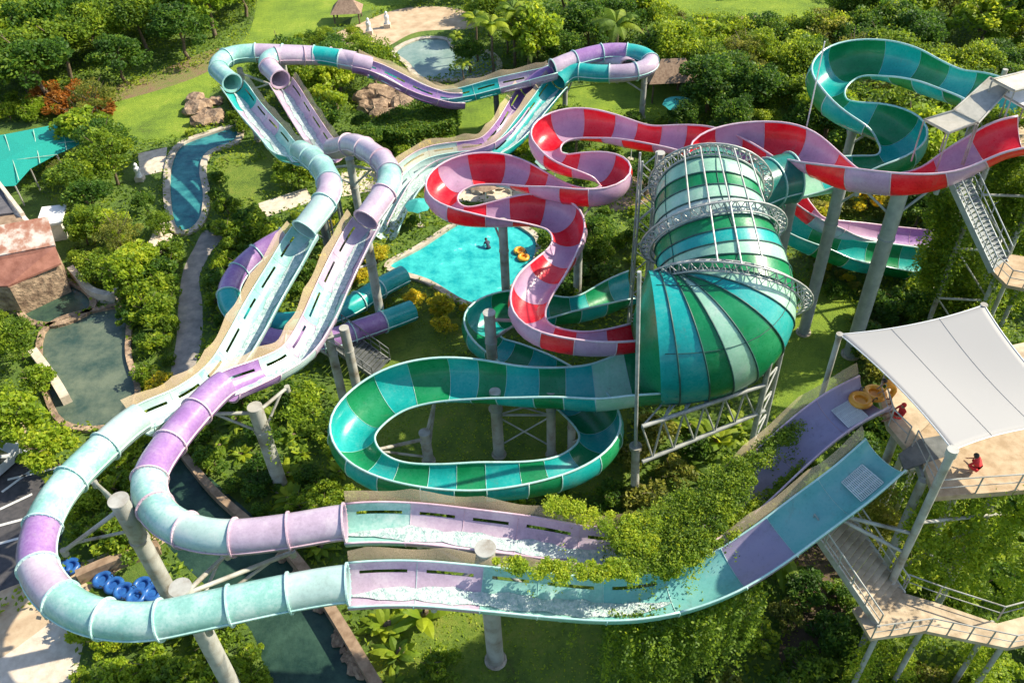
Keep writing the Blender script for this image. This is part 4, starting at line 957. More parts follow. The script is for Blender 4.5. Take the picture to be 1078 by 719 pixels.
for a in (('white statue beside the footbridge left of the lazy river', 148, 190, 1.8), ('white statue in the trees above the lagoon', 571, 52, 3.6), ('white statue on the far paved terrace, nearer to the hut', 389, 36, 1.9), ('white statue on the far paved terrace, beside the tree', 408, 29, 1.9)): statue(*a)
# car, mostly outside the frame
cp_ = W(-6, 498, 0); cr_ = thing('parked_car', 'pale blue parked car cut by the left frame edge', 'car', tuple(cp_), None, R_(62))
cr_.rotation_euler.z = 0
def carbody():
    rz = R_(62); f = Vector((math.cos(rz), math.sin(rz), 0)); sd_ = Vector((-f.y, f.x, 0))
    prof = [(-2.1, .35), (-2.15, .75), (-2.0, .95), (-1.5, 1.0), (-1.0, 1.42), (.5, 1.45), (1.1, 1.0), (2.0, .88), (2.15, .7), (2.15, .35)]
    L = lambda x, y, z: cp_+f*x+sd_*y+Vector((0, 0, z))
    mb = MB(); n = len(prof); rows = []
    for y, k in ((-.85, .0), (-.78, 1), (.78, 1), (.85, 0)):
        rows += [L(x, y*(.88 if z > 1.1 else 1), z-(0 if k else .04)) for x, z in prof]
    fs = [(r*n+i, r*n+(i+1) % n, (r+1)*n+(i+1) % n, (r+1)*n+i) for r in range(3) for i in range(n)]+[tuple(range(n))[::-1], tuple(range(3*n, 4*n))]
    mb.add(rows, fs); mb.build('body', 'carpaint', cr_)
    mb = MB(); mb.add([L(1.08, -.66, 1.03), L(1.08, .66, 1.03), L(.56, .6, 1.43), L(.56, -.6, 1.43)], [(0, 1, 2, 3)]); o = mb.build('windscreen', 'glass', cr_); o.location = (.01*f.x, 0, .015)
    mb = MB(); mb.add([L(-1.46, -.66, 1.03), L(-1.46, .66, 1.03), L(-1.04, .6, 1.40), L(-1.04, -.6, 1.40)], [(3, 2, 1, 0)]); o = mb.build('rear_window', 'glass', cr_); o.location = (-.01, 0, .015)
    for s_ in (-1, 1):
        mb = MB(); mb.add([L(-.9, s_*.865, 1.02), L(.8, s_*.865, 1.02), L(.45, s_*.78, 1.36), L(-.8, s_*.78, 1.36)], [(0, 1, 2, 3)]); mb.build('side_window', 'glass', cr_)
        for x in (-1.3, 1.35):
            mb = MB(); mb.rod(L(x, s_*.70, .33), L(x, s_*.88, .33), .33, 18); mb.build('wheel', 'black', cr_)
        mb = MB(); mb.box(L(2.13, s_*.62, .7), (.12, .3, .16), rz); mb.build('headlight', 'whitepaint', cr_)
carbody()

stairs('dark metal walkway stairs crossing the lawn under the right racing lane', (352, 352), 2.0, (402, 388), .3, 1.9, 'steeldark', 'steeldark', 14)
# ------------------------------------------------------------------ vegetation
def proj(p):
    v = Vector(p)-CAM; d = v.dot(FWD); return (539+F*v.dot(RT)/d, 359.5-F*v.dot(UP)/d, d)
def leafmesh(name, c, size, tint, mat, upb=.0, aspect=.55):
    n = len(c); a = rng.normal(size=(n, 3)); a[:, 2] *= .6; a /= np.linalg.norm(a, axis=1)[:, None]
    b = rng.normal(size=(n, 3)); b[:, 2] *= .6; b -= a*(a*b).sum(1)[:, None]; b /= np.linalg.norm(b, axis=1)[:, None]
    s_ = size*rng.uniform(.6, 1.3, n)[:, None]
    v = np.empty((n, 4, 3)); v[:, 0] = c-a*s_*.5; v[:, 1] = c+b*s_*.5*aspect; v[:, 2] = c+a*s_*.5; v[:, 3] = c-b*s_*.5*aspect
    me = bpy.data.meshes.new(name); me.vertices.add(n*4); me.vertices.foreach_set('co', v.reshape(-1)); me.loops.add(n*4); me.loops.foreach_set('vertex_index', np.arange(n*4, dtype=np.int32))
    me.polygons.add(n); me.polygons.foreach_set('loop_start', np.arange(0, n*4, 4, dtype=np.int32)); me.polygons.foreach_set('loop_total', np.full(n, 4, dtype=np.int32))
    at = me.attributes.new('tint', 'FLOAT', 'FACE'); at.data.foreach_set('value', np.clip(tint, 0, 1).astype(np.float32))
    me.update(calc_edges=True); me.validate(); me.materials.append(MATS[mat]); return me
def crown(name, mat, nclump, per, R, Hc, size, cr=.38, flat=1.0, seed=0, base=.3):
    """leaf clumps spread through an uneven ellipsoid, unit-ish tree of radius R, crown height Hc starting at base"""
    r = np.random.default_rng(seed); cs_ = []; tint = []
    lean = r.normal(size=2)*.12*R
    for k in range(nclump):
        u = r.normal(size=3); u /= np.linalg.norm(u); u[2] = abs(u[2])*1.15-.35
        rad = r.uniform(.45, .95)
        c = np.array([u[0]*R*rad+lean[0]*u[2], u[1]*R*rad+lean[1]*u[2], base+Hc*(.45+.5*u[2]*rad)])
        cr_k = R*cr*r.uniform(.55, 1.15); d = r.normal(size=(per, 3)); d /= np.linalg.norm(d, axis=1)[:, None]
        rr = r.uniform(.55, 1.08, per)**.6
        p = c+d*rr[:, None]*cr_k*np.array([1, 1, .72*flat]); cs_.append(p)
        tint.append(r.uniform(.12, .62)+r.normal(size=per)*.13)
    c = np.concatenate(cs_); t = np.concatenate(tint); c[:, 2] = np.maximum(c[:, 2], .08)
    return leafmesh(name, c, size, t, mat)
def trunkmesh(h, r, seed, limbs=6, R=2.5):
    rr = random.Random(seed); mb = MB(); pts = [Vector((0, 0, 0))]
    for k in range(4): pts.append(pts[-1]+Vector((rr.uniform(-.2, .2), rr.uniform(-.2, .2), h/4)))
    for k in range(4): mb.rod(pts[k], pts[k+1], r*(1-.18*k), 8, r*(1-.18*(k+1)), False)
    for k in range(limbs):
        a = 2*math.pi*k/limbs+rr.random(); p = pts[2].lerp(pts[4], rr.random()); q = p+Vector((math.cos(a)*R*.6, math.sin(a)*R*.6, h*rr.uniform(.3, .6)))
        mb.rod(p, q, r*.4, 6, r*.12, False)
    me = bpy.data.meshes.new('trunk'); me.from_pydata(mb.v, [], mb.f); me.materials.append(MATS['bark']); me.polygons.foreach_set('use_smooth', [True]*len(me.polygons)); return me
KIND = {}
def reg(kind, crowns, trunks, H0, R0): KIND[kind] = (crowns, trunks, H0, R0)
reg('dark', [crown('crown', 'leafdark', 34, 150, 3, 5.2, .36, seed=k, base=1.6) for k in (1, 2, 3)], [trunkmesh(4, .22, k) for k in (1, 2)], 7.0, 3.3)
reg('mid', [crown('crown', 'leafmid', 34, 150, 3, 5.0, .34, seed=k, base=1.5) for k in (4, 5, 6)], [trunkmesh(4, .2, k) for k in (3, 4)], 6.8, 3.3)
reg('bright', [crown('crown', 'leafbright', 30, 150, 3, 4.6, .34, seed=k, base=1.4) for k in (7, 8)], [trunkmesh(3.6, .2, k) for k in (5, 6)], 6.2, 3.3)
reg('olive', [crown('crown', 'leafolive', 26, 120, 3, 4.8, .34, cr=.32, seed=k, base=1.5) for k in (9, 10)], [trunkmesh(4, .2, k) for k in (7, 8)], 6.4, 3.2)
reg('shrubdark', [crown('foliage', 'leafdark', 18, 110, 1.0, 1.5, .20, seed=k, base=.05) for k in (11, 12, 13)], [trunkmesh(1, .05, 9, 5, 1)], 1.6, 1.15)
reg('shrubmid', [crown('foliage', 'leafmid', 18, 110, 1.0, 1.4, .19, seed=k, base=.05) for k in (14, 15, 16)], [trunkmesh(1, .05, 10, 5, 1)], 1.5, 1.15)
reg('shrubbright', [crown('foliage', 'leafbright', 18, 110, 1.0, 1.3, .18, seed=k, base=.05) for k in (17, 18)], [trunkmesh(1, .05, 11, 5, 1)], 1.4, 1.15)
reg('shrubyellow', [crown('foliage', 'leafyellow', 14, 90, 1.0, 1.4, .20, seed=k, base=.05) for k in (19, 20)], [trunkmesh(1, .05, 12, 5, 1)], 1.5, 1.15)
reg('shruborange', [crown('foliage', 'leaforange', 16, 90, 1.0, 1.4, .20, seed=k, base=.05) for k in (21, 22)], [trunkmesh(1, .05, 13, 5, 1)], 1.5, 1.15)
reg('shrubolive', [crown('foliage', 'leafolive', 14, 90, 1.0, 1.4, .20, seed=k, base=.05) for k in (23, 24)], [trunkmesh(1, .05, 14, 5, 1)], 1.5, 1.15)
def strap(name, mat, n, L, wd, seed, up=1.0, droop=1.0, seg=5, base=0.0, leaflets=False):
    r = random.Random(seed); mb = MB(); tn = []
    for k in range(n):
        a = 2*math.pi*k/n*2.618+r.random()*.4; el = r.uniform(.35, 1.1)*up; ll = L*r.uniform(.75, 1.1); d = Vector((math.cos(a), math.sin(a), 0)); sd_ = Vector((-d.y, d.x, 0))
        pts = []
        for j in range(seg+1):
            t = j/seg; pts.append(Vector((0, 0, base))+d*ll*t*math.cos(el)+Vector((0, 0, ll*t*math.sin(el)-droop*ll*.55*t*t)))
        tt = r.uniform(.1, .8)
        if leaflets:
            for j in range(26):
                t = (j+1)/27; q = t*seg; i = min(int(q), seg-1); p = pts[i].lerp(pts[i+1], q-i); w_ = wd*math.sin(math.pi*min(1, t*1.02)**.7)*1.0+.05
                for e in (-1, 1):
                    tip = p+sd_*e*w_+d*w_*.35-Vector((0, 0, w_*.45)); b = (pts[i+1]-pts[i]).normalized()*.035*L/2
                    mb.add([p-b, p+b, tip+b*.3, tip-b*.3], [(0, 1, 2, 3)]); tn.append(tt+r.uniform(-.1, .1))
        else:
            prof = [.25, .8, 1, .95, .65, .06]
            for j in range(seg):
                w0, w1 = wd*prof[j], wd*prof[j+1]; v = Vector((0, 0, -.25))
                mb.add([pts[j], pts[j]+sd_*w0+v*w0, pts[j+1]+sd_*w1+v*w1, pts[j+1]], [(0, 1, 2, 3)]); mb.add([pts[j], pts[j]-sd_*w0+v*w0, pts[j+1]-sd_*w1+v*w1, pts[j+1]], [(3, 2, 1, 0)]); tn += [tt, tt]
    me = bpy.data.meshes.new(name); me.from_pydata(mb.v, [], mb.f); at = me.attributes.new('tint', 'FLOAT', 'FACE'); at.data.foreach_set('value', tn); me.materials.append(MATS[mat]); return me
def palmtrunk(h, seed):
    mb = MB(); r = random.Random(seed); p = Vector((0, 0, 0))
    for k in range(6): q = p+Vector((r.uniform(-.12, .12), r.uniform(-.12, .12), h/6)); mb.rod(p, q, .17-.012*k, 8, .17-.012*(k+1), False); p = q
    me = bpy.data.meshes.new('trunk'); me.from_pydata(mb.v, [], mb.f); me.materials.append(MATS['bark']); return me
reg('palm', [strap('crown', 'leafmid', 18, 3.0, .55, k, .9, 1.1, 6, 5.6, True) for k in (1, 2)], [palmtrunk(5.7, 1), palmtrunk(5.7, 2)], 7, 2.8)
reg('banana', [strap('leaves', 'leafmid', 11, 1.9, .24, k, 1.25, .8, 5, .3) for k in (3, 4)], [palmtrunk(.6, 3)], 2.2, 1.6)
reg('bigleaf', [strap('leaves', 'leafmid', 20, 1.2, .16, k, 1.1, .8, 5, .1) for k in (5, 6)], [palmtrunk(.3, 3)], 1.4, 1.2)
reg('broad', [crown('crown', 'leafbright', 44, 70, 3, 5.2, .52, cr=.30, seed=k, base=1.7) for k in (31, 32)], [trunkmesh(4.6, .24, k, 9, 3) for k in (11, 12)], 7.2, 3.3)
reg('feather', [crown('crown', 'leafolive', 60, 90, 3, 5.6, .20, cr=.22, seed=k, base=1.6) for k in (33, 34)], [trunkmesh(4.6, .18, k, 10, 3) for k in (13, 14)], 7.4, 3.3)
NAMES = dict(broad='tree', feather='tree', dark='tree', mid='tree', bright='tree', olive='tree', palm='palm_tree', banana='banana_plant', bigleaf='leafy_plant')
for k in KIND:
    if k.startswith('shrub'): NAMES[k] = 'shrub'
CATS = dict(tree='tree', palm_tree='palm', banana_plant='plant', leafy_plant='plant', shrub='shrub')
# all slide samples for clearance
SLP = []
for pts, rr in ((LA, 1.0), (LB, 1.0), (RR, 1.4), (RS, 1.35), (RX, 1.1), (GR, 1.4), (GL, 1.3), (GX, 1.5), ([(a, b, c, 'o') for a, b, c in TP], 4.3),
                ([(300,250,3.6,'t'),(240,312,2.6,'t'),(285,340,2.0,'t'),(365,325,1.6,'t'),(425,290,1.2,'t')], .8), ([(268,352,2.4,'t'),(345,358,1.8,'t'),(434,327,1.2,'t')], .8)):
    for p in catmull([tuple(W(*q[:3])) for q in pts if True], 6): SLP.append((p[0], p[1], p[2], rr))
SLP = np.array(SLP)
def projn(P):
    v = P-np.array(CAM); d = v@np.array(FWD); return 539+F*(v@np.array(RT))/d, 359.5-F*(v@np.array(UP))/d, d
slx, sly, sldp = projn(SLP[:, :3]); slr = SLP[:, 3]*F/sldp
def inpoly(x, y, pts):
    c = False; n = len(pts)
    for i in range(n):
        x1, y1 = pts[i]; x2, y2 = pts[i-1]
        if (y1 > y) != (y2 > y) and x < (x2-x1)*(y-y1)/(y2-y1)+x1: c = not c
    return c
KEEP = [[(112,128),(140,95),(225,68),(222,95),(205,125),(190,142),(150,146)], [(262,45),(275,-10),(440,-30),(420,2),(370,6),(335,30)], [(484,108),(555,104),(550,125),(515,145),(484,146)], [(600,90),(690,88),(700,110),(610,118)], [(828,305),(868,305),(890,340),(880,390),(835,440),(818,430)], [(680,-15),(870,-15),(866,12),(700,8)], [(236,178),(285,170),(292,200),(245,215)], [(380,350),(460,345),(430,390),(370,415)],
[(250,134),(215,143),(188,155),(178,175),(176,205),(182,240),(198,246),(214,232),(218,205),(214,180),(222,162),(250,150)],
  [(505,226),(560,246),(566,270),(548,296),(525,314),(494,322),(450,298),(408,282),(440,262)], [(22,312),(55,296),(88,305),(98,325),(62,343),(28,338)],
  [(45,352),(110,326),(135,330),(136,375),(146,418),(120,450),(60,440)], [(405,52),(440,38),(470,40),(480,60),(470,80),(440,84),(425,68)],
  [(372,28),(420,10),(470,8),(500,30),(405,50)], [(216,243),(204,262),(193,285),(188,320),(186,355),(180,400),(198,402),(212,360),(213,320),(210,292),(222,266),(236,248)],
  [(-60,455),(10,480),(45,505),(66,545),(55,590),(10,625),(-70,660)], [(-40,660),(30,640),(88,665),(78,700),(70,760),(-50,770)], [(150,470),(200,480),(240,515),(310,575),(355,632),(405,740),(300,745),(262,660),(190,590),(150,530)],
  [(-70,205),(0,190),(60,215),(75,250),(64,300),(12,325),(-70,330)], [(-50,130),(80,130),(60,156),(12,182),(-50,192)], [(145,162),(176,155),(174,180),(148,186)], [(270,215),(322,198),(330,212),(276,230)],
  [(380,95),(435,95),(435,125),(380,125)], [(200,98),(238,98),(238,132),(200,132)], [(340,8),(392,8),(392,26),(340,26)], [(655,140),(672,140),(672,170),(655,170)], [(690,92),(720,92),(720,112),(690,112)],
  [(566,178),(600,178),(600,200),(566,200)], [(565,30),(577,30),(577,56),(565,56)], [(130,172),(160,172),(160,200),(130,200)], [(100,590),(170,590),(170,645),(100,645)],[(470,190),(560,185),(560,212),(480,212)]]
COUNT = {}
PLACED = []
def plant(kind, loc, sc_, rz, label, group, sz=None):
    crowns, trunks, H0, R0 = KIND[kind]; nm = NAMES[kind]
    r = bpy.data.objects.new(nm, None); C.objects.link(r); r.location = loc; r.rotation_euler = (0, 0, rz); r.scale = (sc_, sc_, sz or sc_)
    tag(r, label, CATS[nm], group)
    cm = random.choice(crowns)
    c = bpy.data.objects.new(cm.name.split('.')[0], cm); C.objects.link(c); c.parent = r
    tm = random.choice(trunks); t = bpy.data.objects.new('stem' if nm == 'shrub' else 'trunk', tm); C.objects.link(t); t.parent = r; r['kind'] = 'thing'
    COUNT[kind] = COUNT.get(kind, 0)+1; return r
def region(pts, spacing, kinds, srange, label, group, clear=True, tries=1200, keepmul=1.0, pad=0):
    wp = [W(x, y, 0) for x, y in pts]; x0, x1 = min(p.x for p in wp), max(p.x for p in wp); y0, y1 = min(p.y for p in wp), max(p.y for p in wp)
    wpp = [(p.x, p.y) for p in wp]; out = []; ks = [k for k, w_ in kinds for _ in range(w_)]
    for _ in range(tries):
        x, y = random.uniform(x0, x1), random.uniform(y0, y1)
        if not inpoly(x, y, wpp): continue
        if any((x-a)**2+(y-b)**2 < spacing**2 for a, b in out): continue
        kind = random.choice(ks); s_ = random.uniform(*srange); H0, R0 = KIND[kind][2:]; ok = False
        for att in range(4):
            h, r = H0*s_, R0*s_
            px, py, dp = proj((x, y, h*.55)); rp = r*F/dp
            bad = any(inpoly(px, py, k) for k in KEEP) or any(inpoly(px+dx*rp*.7, py+dy*rp*.7, k) for k in KEEP for dx, dy in ((0, -1), (-1, 0), (1, 0), (0, 1)))
            if not bad and clear:
                near = (SLP[:, 0]-x)**2+(SLP[:, 1]-y)**2 < (r*.85+SLP[:, 3])**2
                if near.any() and (SLP[near, 2]-SLP[near, 3]).min() < h+.1: bad = True
                else:
                    d2 = (slx-px)**2+((sly-py)*1.0)**2; hit = (d2 < (rp*.8+slr*.75)**2) & (sldp > dp+.5)
                    if hit.any(): bad = True
            if not bad: ok = True; break
            s_ *= .72
            if s_ < srange[0]*.5: break
        if not ok: continue
        out.append((x, y)); plant(kind, (x, y, -.02), s_, random.random()*6.28, label, group, s_*random.uniform(.85, 1.15))
    return len(out)
rg = region
rg([(-60,-60),(285,-60),(268,10),(255,40),(215,62),(165,78),(120,92),(70,112),(0,112),(-60,112)], 4.3, [('dark',3),('mid',4),('broad',1)], (.85,1.35), 'dense green tree in the woods covering the top left corner', 'woods in the top left corner', tries=3500)
rg([(0,112),(70,112),(110,98),(120,108),(60,125),(0,132)], 2.0, [('shrubbright',2),('shrubmid',1)], (1,1.7), 'bright green shrub along the woods edge above the shade net', 'shrubs along the woods edge')
rg([(45,112),(85,106),(115,118),(105,138),(85,132),(55,124)], 1.7, [('shruborange',1)], (1.2,1.8), 'rusty orange shrub between the shade net and the lawn', 'orange shrubs by the shade net')
rg([(115,140),(160,148),(160,190),(175,215),(172,260),(150,280),(110,285),(70,255),(75,215),(55,195),(62,170),(98,158)], 3.3, [('dark',2),('mid',2),('bright',1),('broad',1),('feather',1)], (.6,.95), 'leafy tree in the grove between shade net and lazy river', 'grove left of the lazy river')
rg([(60,230),(150,270),(165,300),(150,330),(110,310),(70,280)], 2.4, [('mid',1),('bright',2),('broad',2)], (.4,.6), 'bright tree behind the red roofed house', 'trees behind the red roofed house')
rg([(150,285),(185,270),(185,400),(160,420),(142,400),(140,330)], 1.6, [('shrubmid',3),('shrubdark',3),('shrubyellow',1)], (1.1,1.8), 'green shrub between the ponds and the footpath', 'shrubs between ponds and footpath')
rg([(214,300),(240,260),(300,250),(290,330),(230,420),(204,420)], 1.6, [('shrubmid',3),('shrubdark',3),('shrubbright',1)], (.9,1.6), 'green shrub between footpath and racing lanes', 'shrubs right of the footpath')
rg([(196,246),(236,180),(300,178),(330,210),(300,250),(230,262)], 1.8, [('shrubdark',3),('shrubmid',2),('shrubyellow',1)], (1.1,1.9), 'shrub around the lawn patch right of the lazy river', 'shrubs right of the lazy river')
rg([(-60,330),(22,345),(45,400),(60,450),(110,470),(125,500),(90,560),(40,500),(-60,440)], 2.6, [('bright',2),('mid',2),('broad',2)], (.45,.75), 'bright leafy tree beside the lower pond at the left edge', 'trees beside the lower pond')
rg([(120,455),(165,470),(170,560),(140,590),(95,590),(85,560)], 1.5, [('shrubbright',2),('shrubmid',2)], (1,1.6), 'shrub inside the big bend of the racing lanes', 'shrubs inside the lanes bend')
rg([(85,690),(100,655),(300,655),(330,760),(60,790)], 1.5, [('shrubbright',3),('shrubmid',1)], (1.0,1.5), 'bright green hedge shrub at the bottom left of the frame', 'hedge at the bottom left', tries=2500)
rg([(280,60),(330,50),(400,85),(390,130),(420,160),(370,180),(330,150),(300,110)], 3.2, [('dark',3),('mid',1),('broad',1)], (.6,.95), 'dark green tree between the two upper lane dips and the boulders', 'trees right of the upper lanes')
rg([(325,52),(390,50),(395,60),(340,66)], 2.6, [('dark',1),('mid',1)], (.5,.7), 'tree between the far lawn and the far tubes', 'trees at the far lawn edge')
rg([(335,38),(370,34),(375,44),(335,50)], 3, [('mid',1)], (.6,.8), 'tree beside the brown roofed hut', 'trees by the brown hut')
rg([(400,150),(480,135),(560,150),(560,185),(500,195),(440,215),(400,200)], 1.6, [('shrubbright',5),('shrubyellow',1)], (.9,1.3), 'bright green shrub in the bed left of the green run-out', 'bright shrub bed below the clipped hedge', tries=2000)
rg([(435,60),(530,15),(560,10),(690,10),(690,90),(560,90),(535,72),(520,60),(480,40)], 3.6, [('dark',3),('mid',2),('palm',2),('broad',1)], (.7,1.1), 'dark tree or palm in the belt above the far tube loop', 'tree belt above the far loop', tries=2200)
rg([(480,60),(560,55),(580,85),(540,88),(480,92)], 2.6, [('palm',3),('dark',1)], (.75,1.0), 'palm beside the far lagoon', 'palms beside the lagoon')
rg([(380,2),(700,-8),(1100,-8),(1100,-40),(380,-40)], 4.5, [('dark',2),('mid',3),('olive',1)], (.7,1.1), 'tree in the far row along the top frame edge', 'far tree row', tries=1400)
rg([(690,35),(860,40),(1100,10),(1100,75),(1000,60),(960,70),(930,110),(990,150),(960,190),(860,175),(845,135),(720,128),(690,100)], 3.5, [('dark',3),('mid',3),('olive',1),('broad',2),('feather',1)], (.7,1.15), 'dense tree in the woods behind the red and green slides', 'woods behind the red and green slides', tries=4500)
rg([(690,60),(860,60),(860,160),(720,150),(720,120)], 3.0, [('dark',3),('mid',2)], (.5,.8), 'dark tree above the red and violet sweep', 'trees above the red sweep', tries=1800)
rg([(880,78),(945,78),(935,120),(890,105)], 2.4, [('mid',2),('olive',2)], (.4,.7), 'tree inside the bend of the top green slide', 'trees inside the top green bend')
rg([(960,80),(1078,60),(1100,140),(980,130)], 3.0, [('mid',2),('dark',2)], (.6,.9), 'tree behind the top right tower', 'trees behind the top right tower')
rg([(620,200),(700,195),(690,300),(620,310)], 2.2, [('dark',2),('shrubmid',2),('shrubdark',2),('olive',1)], (.5,.8), 'tree or shrub between the red snake and the tunnel', 'planting between red snake and tunnel')
rg([(590,130),(700,128),(720,180),(600,200)], 2.2, [('shrubmid',2),('mid',1),('shrubdark',2)], (.8,1.2), 'shrub in the garden behind the red snake', 'shrubs behind the red snake')
rg([(850,215),(980,210),(990,300),(960,340),(900,300),(860,300)], 2.0, [('shrubyellow',2),('shrubolive',3),('shrubmid',2)], (1,1.7), 'yellowish shrub around the tallest grey column', 'yellowish shrubs round the tall column')
rg([(960,190),(1100,190),(1100,360),(960,350)], 2.6, [('dark',2),('mid',2),('olive',1)], (.55,.85), 'dark tree below the top right stairs', 'trees below the top right stairs', tries=1500)
rg([(900,300),(980,330),(960,420),(900,400)], 1.8, [('shrubdark',2),('shrubolive',2)], (1,1.5), 'dark shrub behind the white sail', 'shrubs behind the white sail')
rg([(860,260),(905,290),(900,320),(850,310)], 1.6, [('shrubolive',2),('shrubdark',1)], (.8,1.2), 'olive shrub on the lawn right of the tunnel', 'shrubs right of the tunnel')
rg([(300,250),(330,228),(395,218),(440,235),(410,265),(380,300),(330,320),(300,300)], 1.7, [('shrubdark',3),('shrubmid',3),('shrubyellow',1)], (.8,1.4), 'shrub beside the pool and under the right lane', 'shrubs left of the pool')
rg([(395,262),(430,290),(490,320),(500,345),(460,350),(430,335),(400,300)], 1.5, [('shrubyellow',4),('shrubmid',1)], (.9,1.4), 'yellow leaved shrub at the near edge of the pool', 'yellow shrubs at the pool edge')
rg([(565,255),(660,250),(660,330),(560,320)], 2.0, [('shrubdark',3),('shrubmid',1)], (1,1.5), 'dark shrub below the red bend right of the pool', 'shrubs right of the pool')
rg([(200,430),(330,420),(360,470),(350,560),(320,600),(250,530),(205,480)], 1.5, [('bigleaf',3),('shrubdark',3),('shrubmid',1)], (.9,1.4), 'dark fern or shrub behind the purple tube bend', 'dark planting behind the tube bend', tries=2500)
rg([(350,530),(660,525),(690,560),(640,580),(380,570)], 1.8, [('shrubdark',3),('shrubmid',1)], (.8,1.1), 'dark shrub between the green loop and the foreground lanes', 'shrubs below the green loop')
rg([(640,470),(700,440),(850,455),(850,560),(800,600),(680,580)], 1.9, [('banana',2),('bigleaf',2),('shrubolive',3),('shrubdark',2)], (1,1.6), 'leafy plant between the tunnel trestle and the vines', 'planting between trestle and vines', tries=2000)
rg([(385,640),(440,628),(470,720),(450,800),(390,800)], 1.6, [('bigleaf',3),('shrubmid',2),('banana',1)], (1.1,1.5), 'broad leaved plant on the right bank of the creek', 'broad leaved plants by the creek')
rg([(700,610),(800,590),(880,620),(930,700),(1120,690),(1120,820),(640,820),(660,700)], 1.8, [('shrubmid',3),('shrubdark',3),('shrubbright',1),('shrubolive',2)], (.8,1.4), 'shrub on the slope below the tower stairs', 'shrubs below the tower stairs', tries=2500)
rg([(880,440),(1100,440),(1100,640),(900,640)], 2.0, [('shrubdark',3),('shrubmid',3),('bigleaf',1)], (1,1.8), 'shrub under the lower right tower', 'shrubs under the lower right tower', tries=1500)
rg([(225,100),(262,95),(262,140),(235,140)], 1.6, [('shrubdark',2),('shrubmid',1)], (1,1.5), 'shrub beneath the upper left tube bends', 'shrubs under the upper left tubes')
rg([(160,150),(215,120),(225,135),(190,148)], 1.5, [('shrubmid',2),('shrubbright',1)], (.8,1.2), 'small shrub between the left lawn and the lazy river', 'shrubs at the lawn corner')
rg([(830,30),(900,40),(940,60),(900,75),(830,60)], 3.0, [('mid',1),('dark',1)], (.6,.9), 'tree beyond the top green bend', 'trees beyond the top green bend')
# clipped hedge
hg = [W(x, y, 0) for x, y in ((388,158),(400,140),(440,122),(480,108),(484,124),(478,146),(430,160))]
def boxhedge(name, label, px, h, n, mat, size=.2, z0=0.0):
    wp = [W(x, y, 0) for x, y in px]; x0, x1 = min(p.x for p in wp), max(p.x for p in wp); y0, y1 = min(p.y for p in wp), max(p.y for p in wp); pp = [(p.x, p.y) for p in wp]; c = []
    while len(c) < n:
        x, y = random.uniform(x0, x1), random.uniform(y0, y1)
        if inpoly(x, y, pp):
            c.append((x, y, z0+h-abs(random.gauss(0, .12))+.22*math.sin(x*1.3)*math.cos(y*1.1)))
    m_ = int(n*1.3)
    for k in range(m_):
        i = random.randrange(len(wp)); t = random.random(); p = wp[i-1].lerp(wp[i], t); c.append((p.x+random.gauss(0, .12), p.y+random.gauss(0, .12), z0+random.random()*h))
    c = np.array(c); me = leafmesh(name, c, size, np.clip(rng.normal(.4, .2, len(c)), 0, 1), mat); o = bpy.data.objects.new(name, me); C.objects.link(o); tag(o, label, 'hedge')
boxhedge('hedge', 'long dark clipped hedge below the far purple dip', [(388,158),(400,146),(440,128),(480,112),(484,124),(478,150),(430,164)], 2.3, 9000, 'leafdark', .26)
# ------------------------------------------------------------------ vines
def vine(label, pts, n, zf, thick, mat, size=.17, hang=0, hfrac=0, clumps=40, strands=0):
    """leaf mass over a px polygon at height zf(px,py); strands hang below it"""
    x0, x1 = min(p[0] for p in pts), max(p[0] for p in pts); y0, y1 = min(p[1] for p in pts), max(p[1] for p in pts)
    cl = []
    while len(cl) < clumps:
        x, y = random.uniform(x0, x1), random.uniform(y0, y1)
        if inpoly(x, y, pts): cl.append((x, y, random.uniform(.15, .65), random.uniform(.4, 1)))
    c = []; t = []
    for k in range(n):
        x, y, tt, rr = random.choice(cl); p = W(x, y, zf(x, y)); R = thick*rr*1.5
        d = Vector((random.gauss(0, 1), random.gauss(0, 1), random.gauss(0, .55))).normalized()*R*random.random()**.4
        c.append(p+d); t.append(tt+random.gauss(0, .12))
    st = []
    for k in range(strands):
        x, y, tt, rr = random.choice(cl); p = W(x, y, zf(x, y))+Vector((random.gauss(0, .5), random.gauss(0, .5), 0)); L = hang*random.uniform(.3, 1); dx, dy = random.uniform(-.15, .15), random.uniform(-.15, .15)
        for q in range(int(L*hfrac)):
            u = random.random(); c.append(p+Vector((dx*u*L+random.gauss(0, .10), dy*u*L+random.gauss(0, .10), -L*u))); t.append(tt+random.gauss(0, .12))
    c = np.array([tuple(v) for v in c]); me = leafmesh('vine', c, size, np.array(t), mat)
    o = bpy.data.objects.new('climbing_vine', me); C.objects.link(o); return tag(o, label, 'vine')
vine('bright vine creeping over the far wall of the farther lane', [(548,524),(600,526),(650,540),(700,552),(690,588),(655,578),(640,560),(600,545)], 12000, lambda x, y: 9.9, .30, 'leafbright', .12, 1.6, 14, 70, 25)
vine('bright vine lying along the far rim of the nearer lane', [(508,586),(560,590),(610,594),(655,588),(668,610),(600,610),(540,600)], 11000, lambda x, y: 10.0, .26, 'leafbright', .12, 1.2, 14, 70, 20)
vine('thick dark vine mass draped over the violet slide', [(640,560),(700,532),(745,500),(790,466),(835,440),(842,450),(815,478),(794,508),(770,542),(740,575),(700,600),(660,600)], 42000, lambda x, y: 9.8+max(0, (x-700))*.013, .36, 'leafmid', .12, 3.0, 16, 230, 200)
vine('vine strip between the violet and aqua slides', [(690,598),(760,556),(820,510),(850,484),(862,494),(800,542),(745,582),(702,608)], 16000, lambda x, y: 9.2+max(0, (x-700))*.010, .28, 'leafmid', .12, 2, 14, 90, 30)
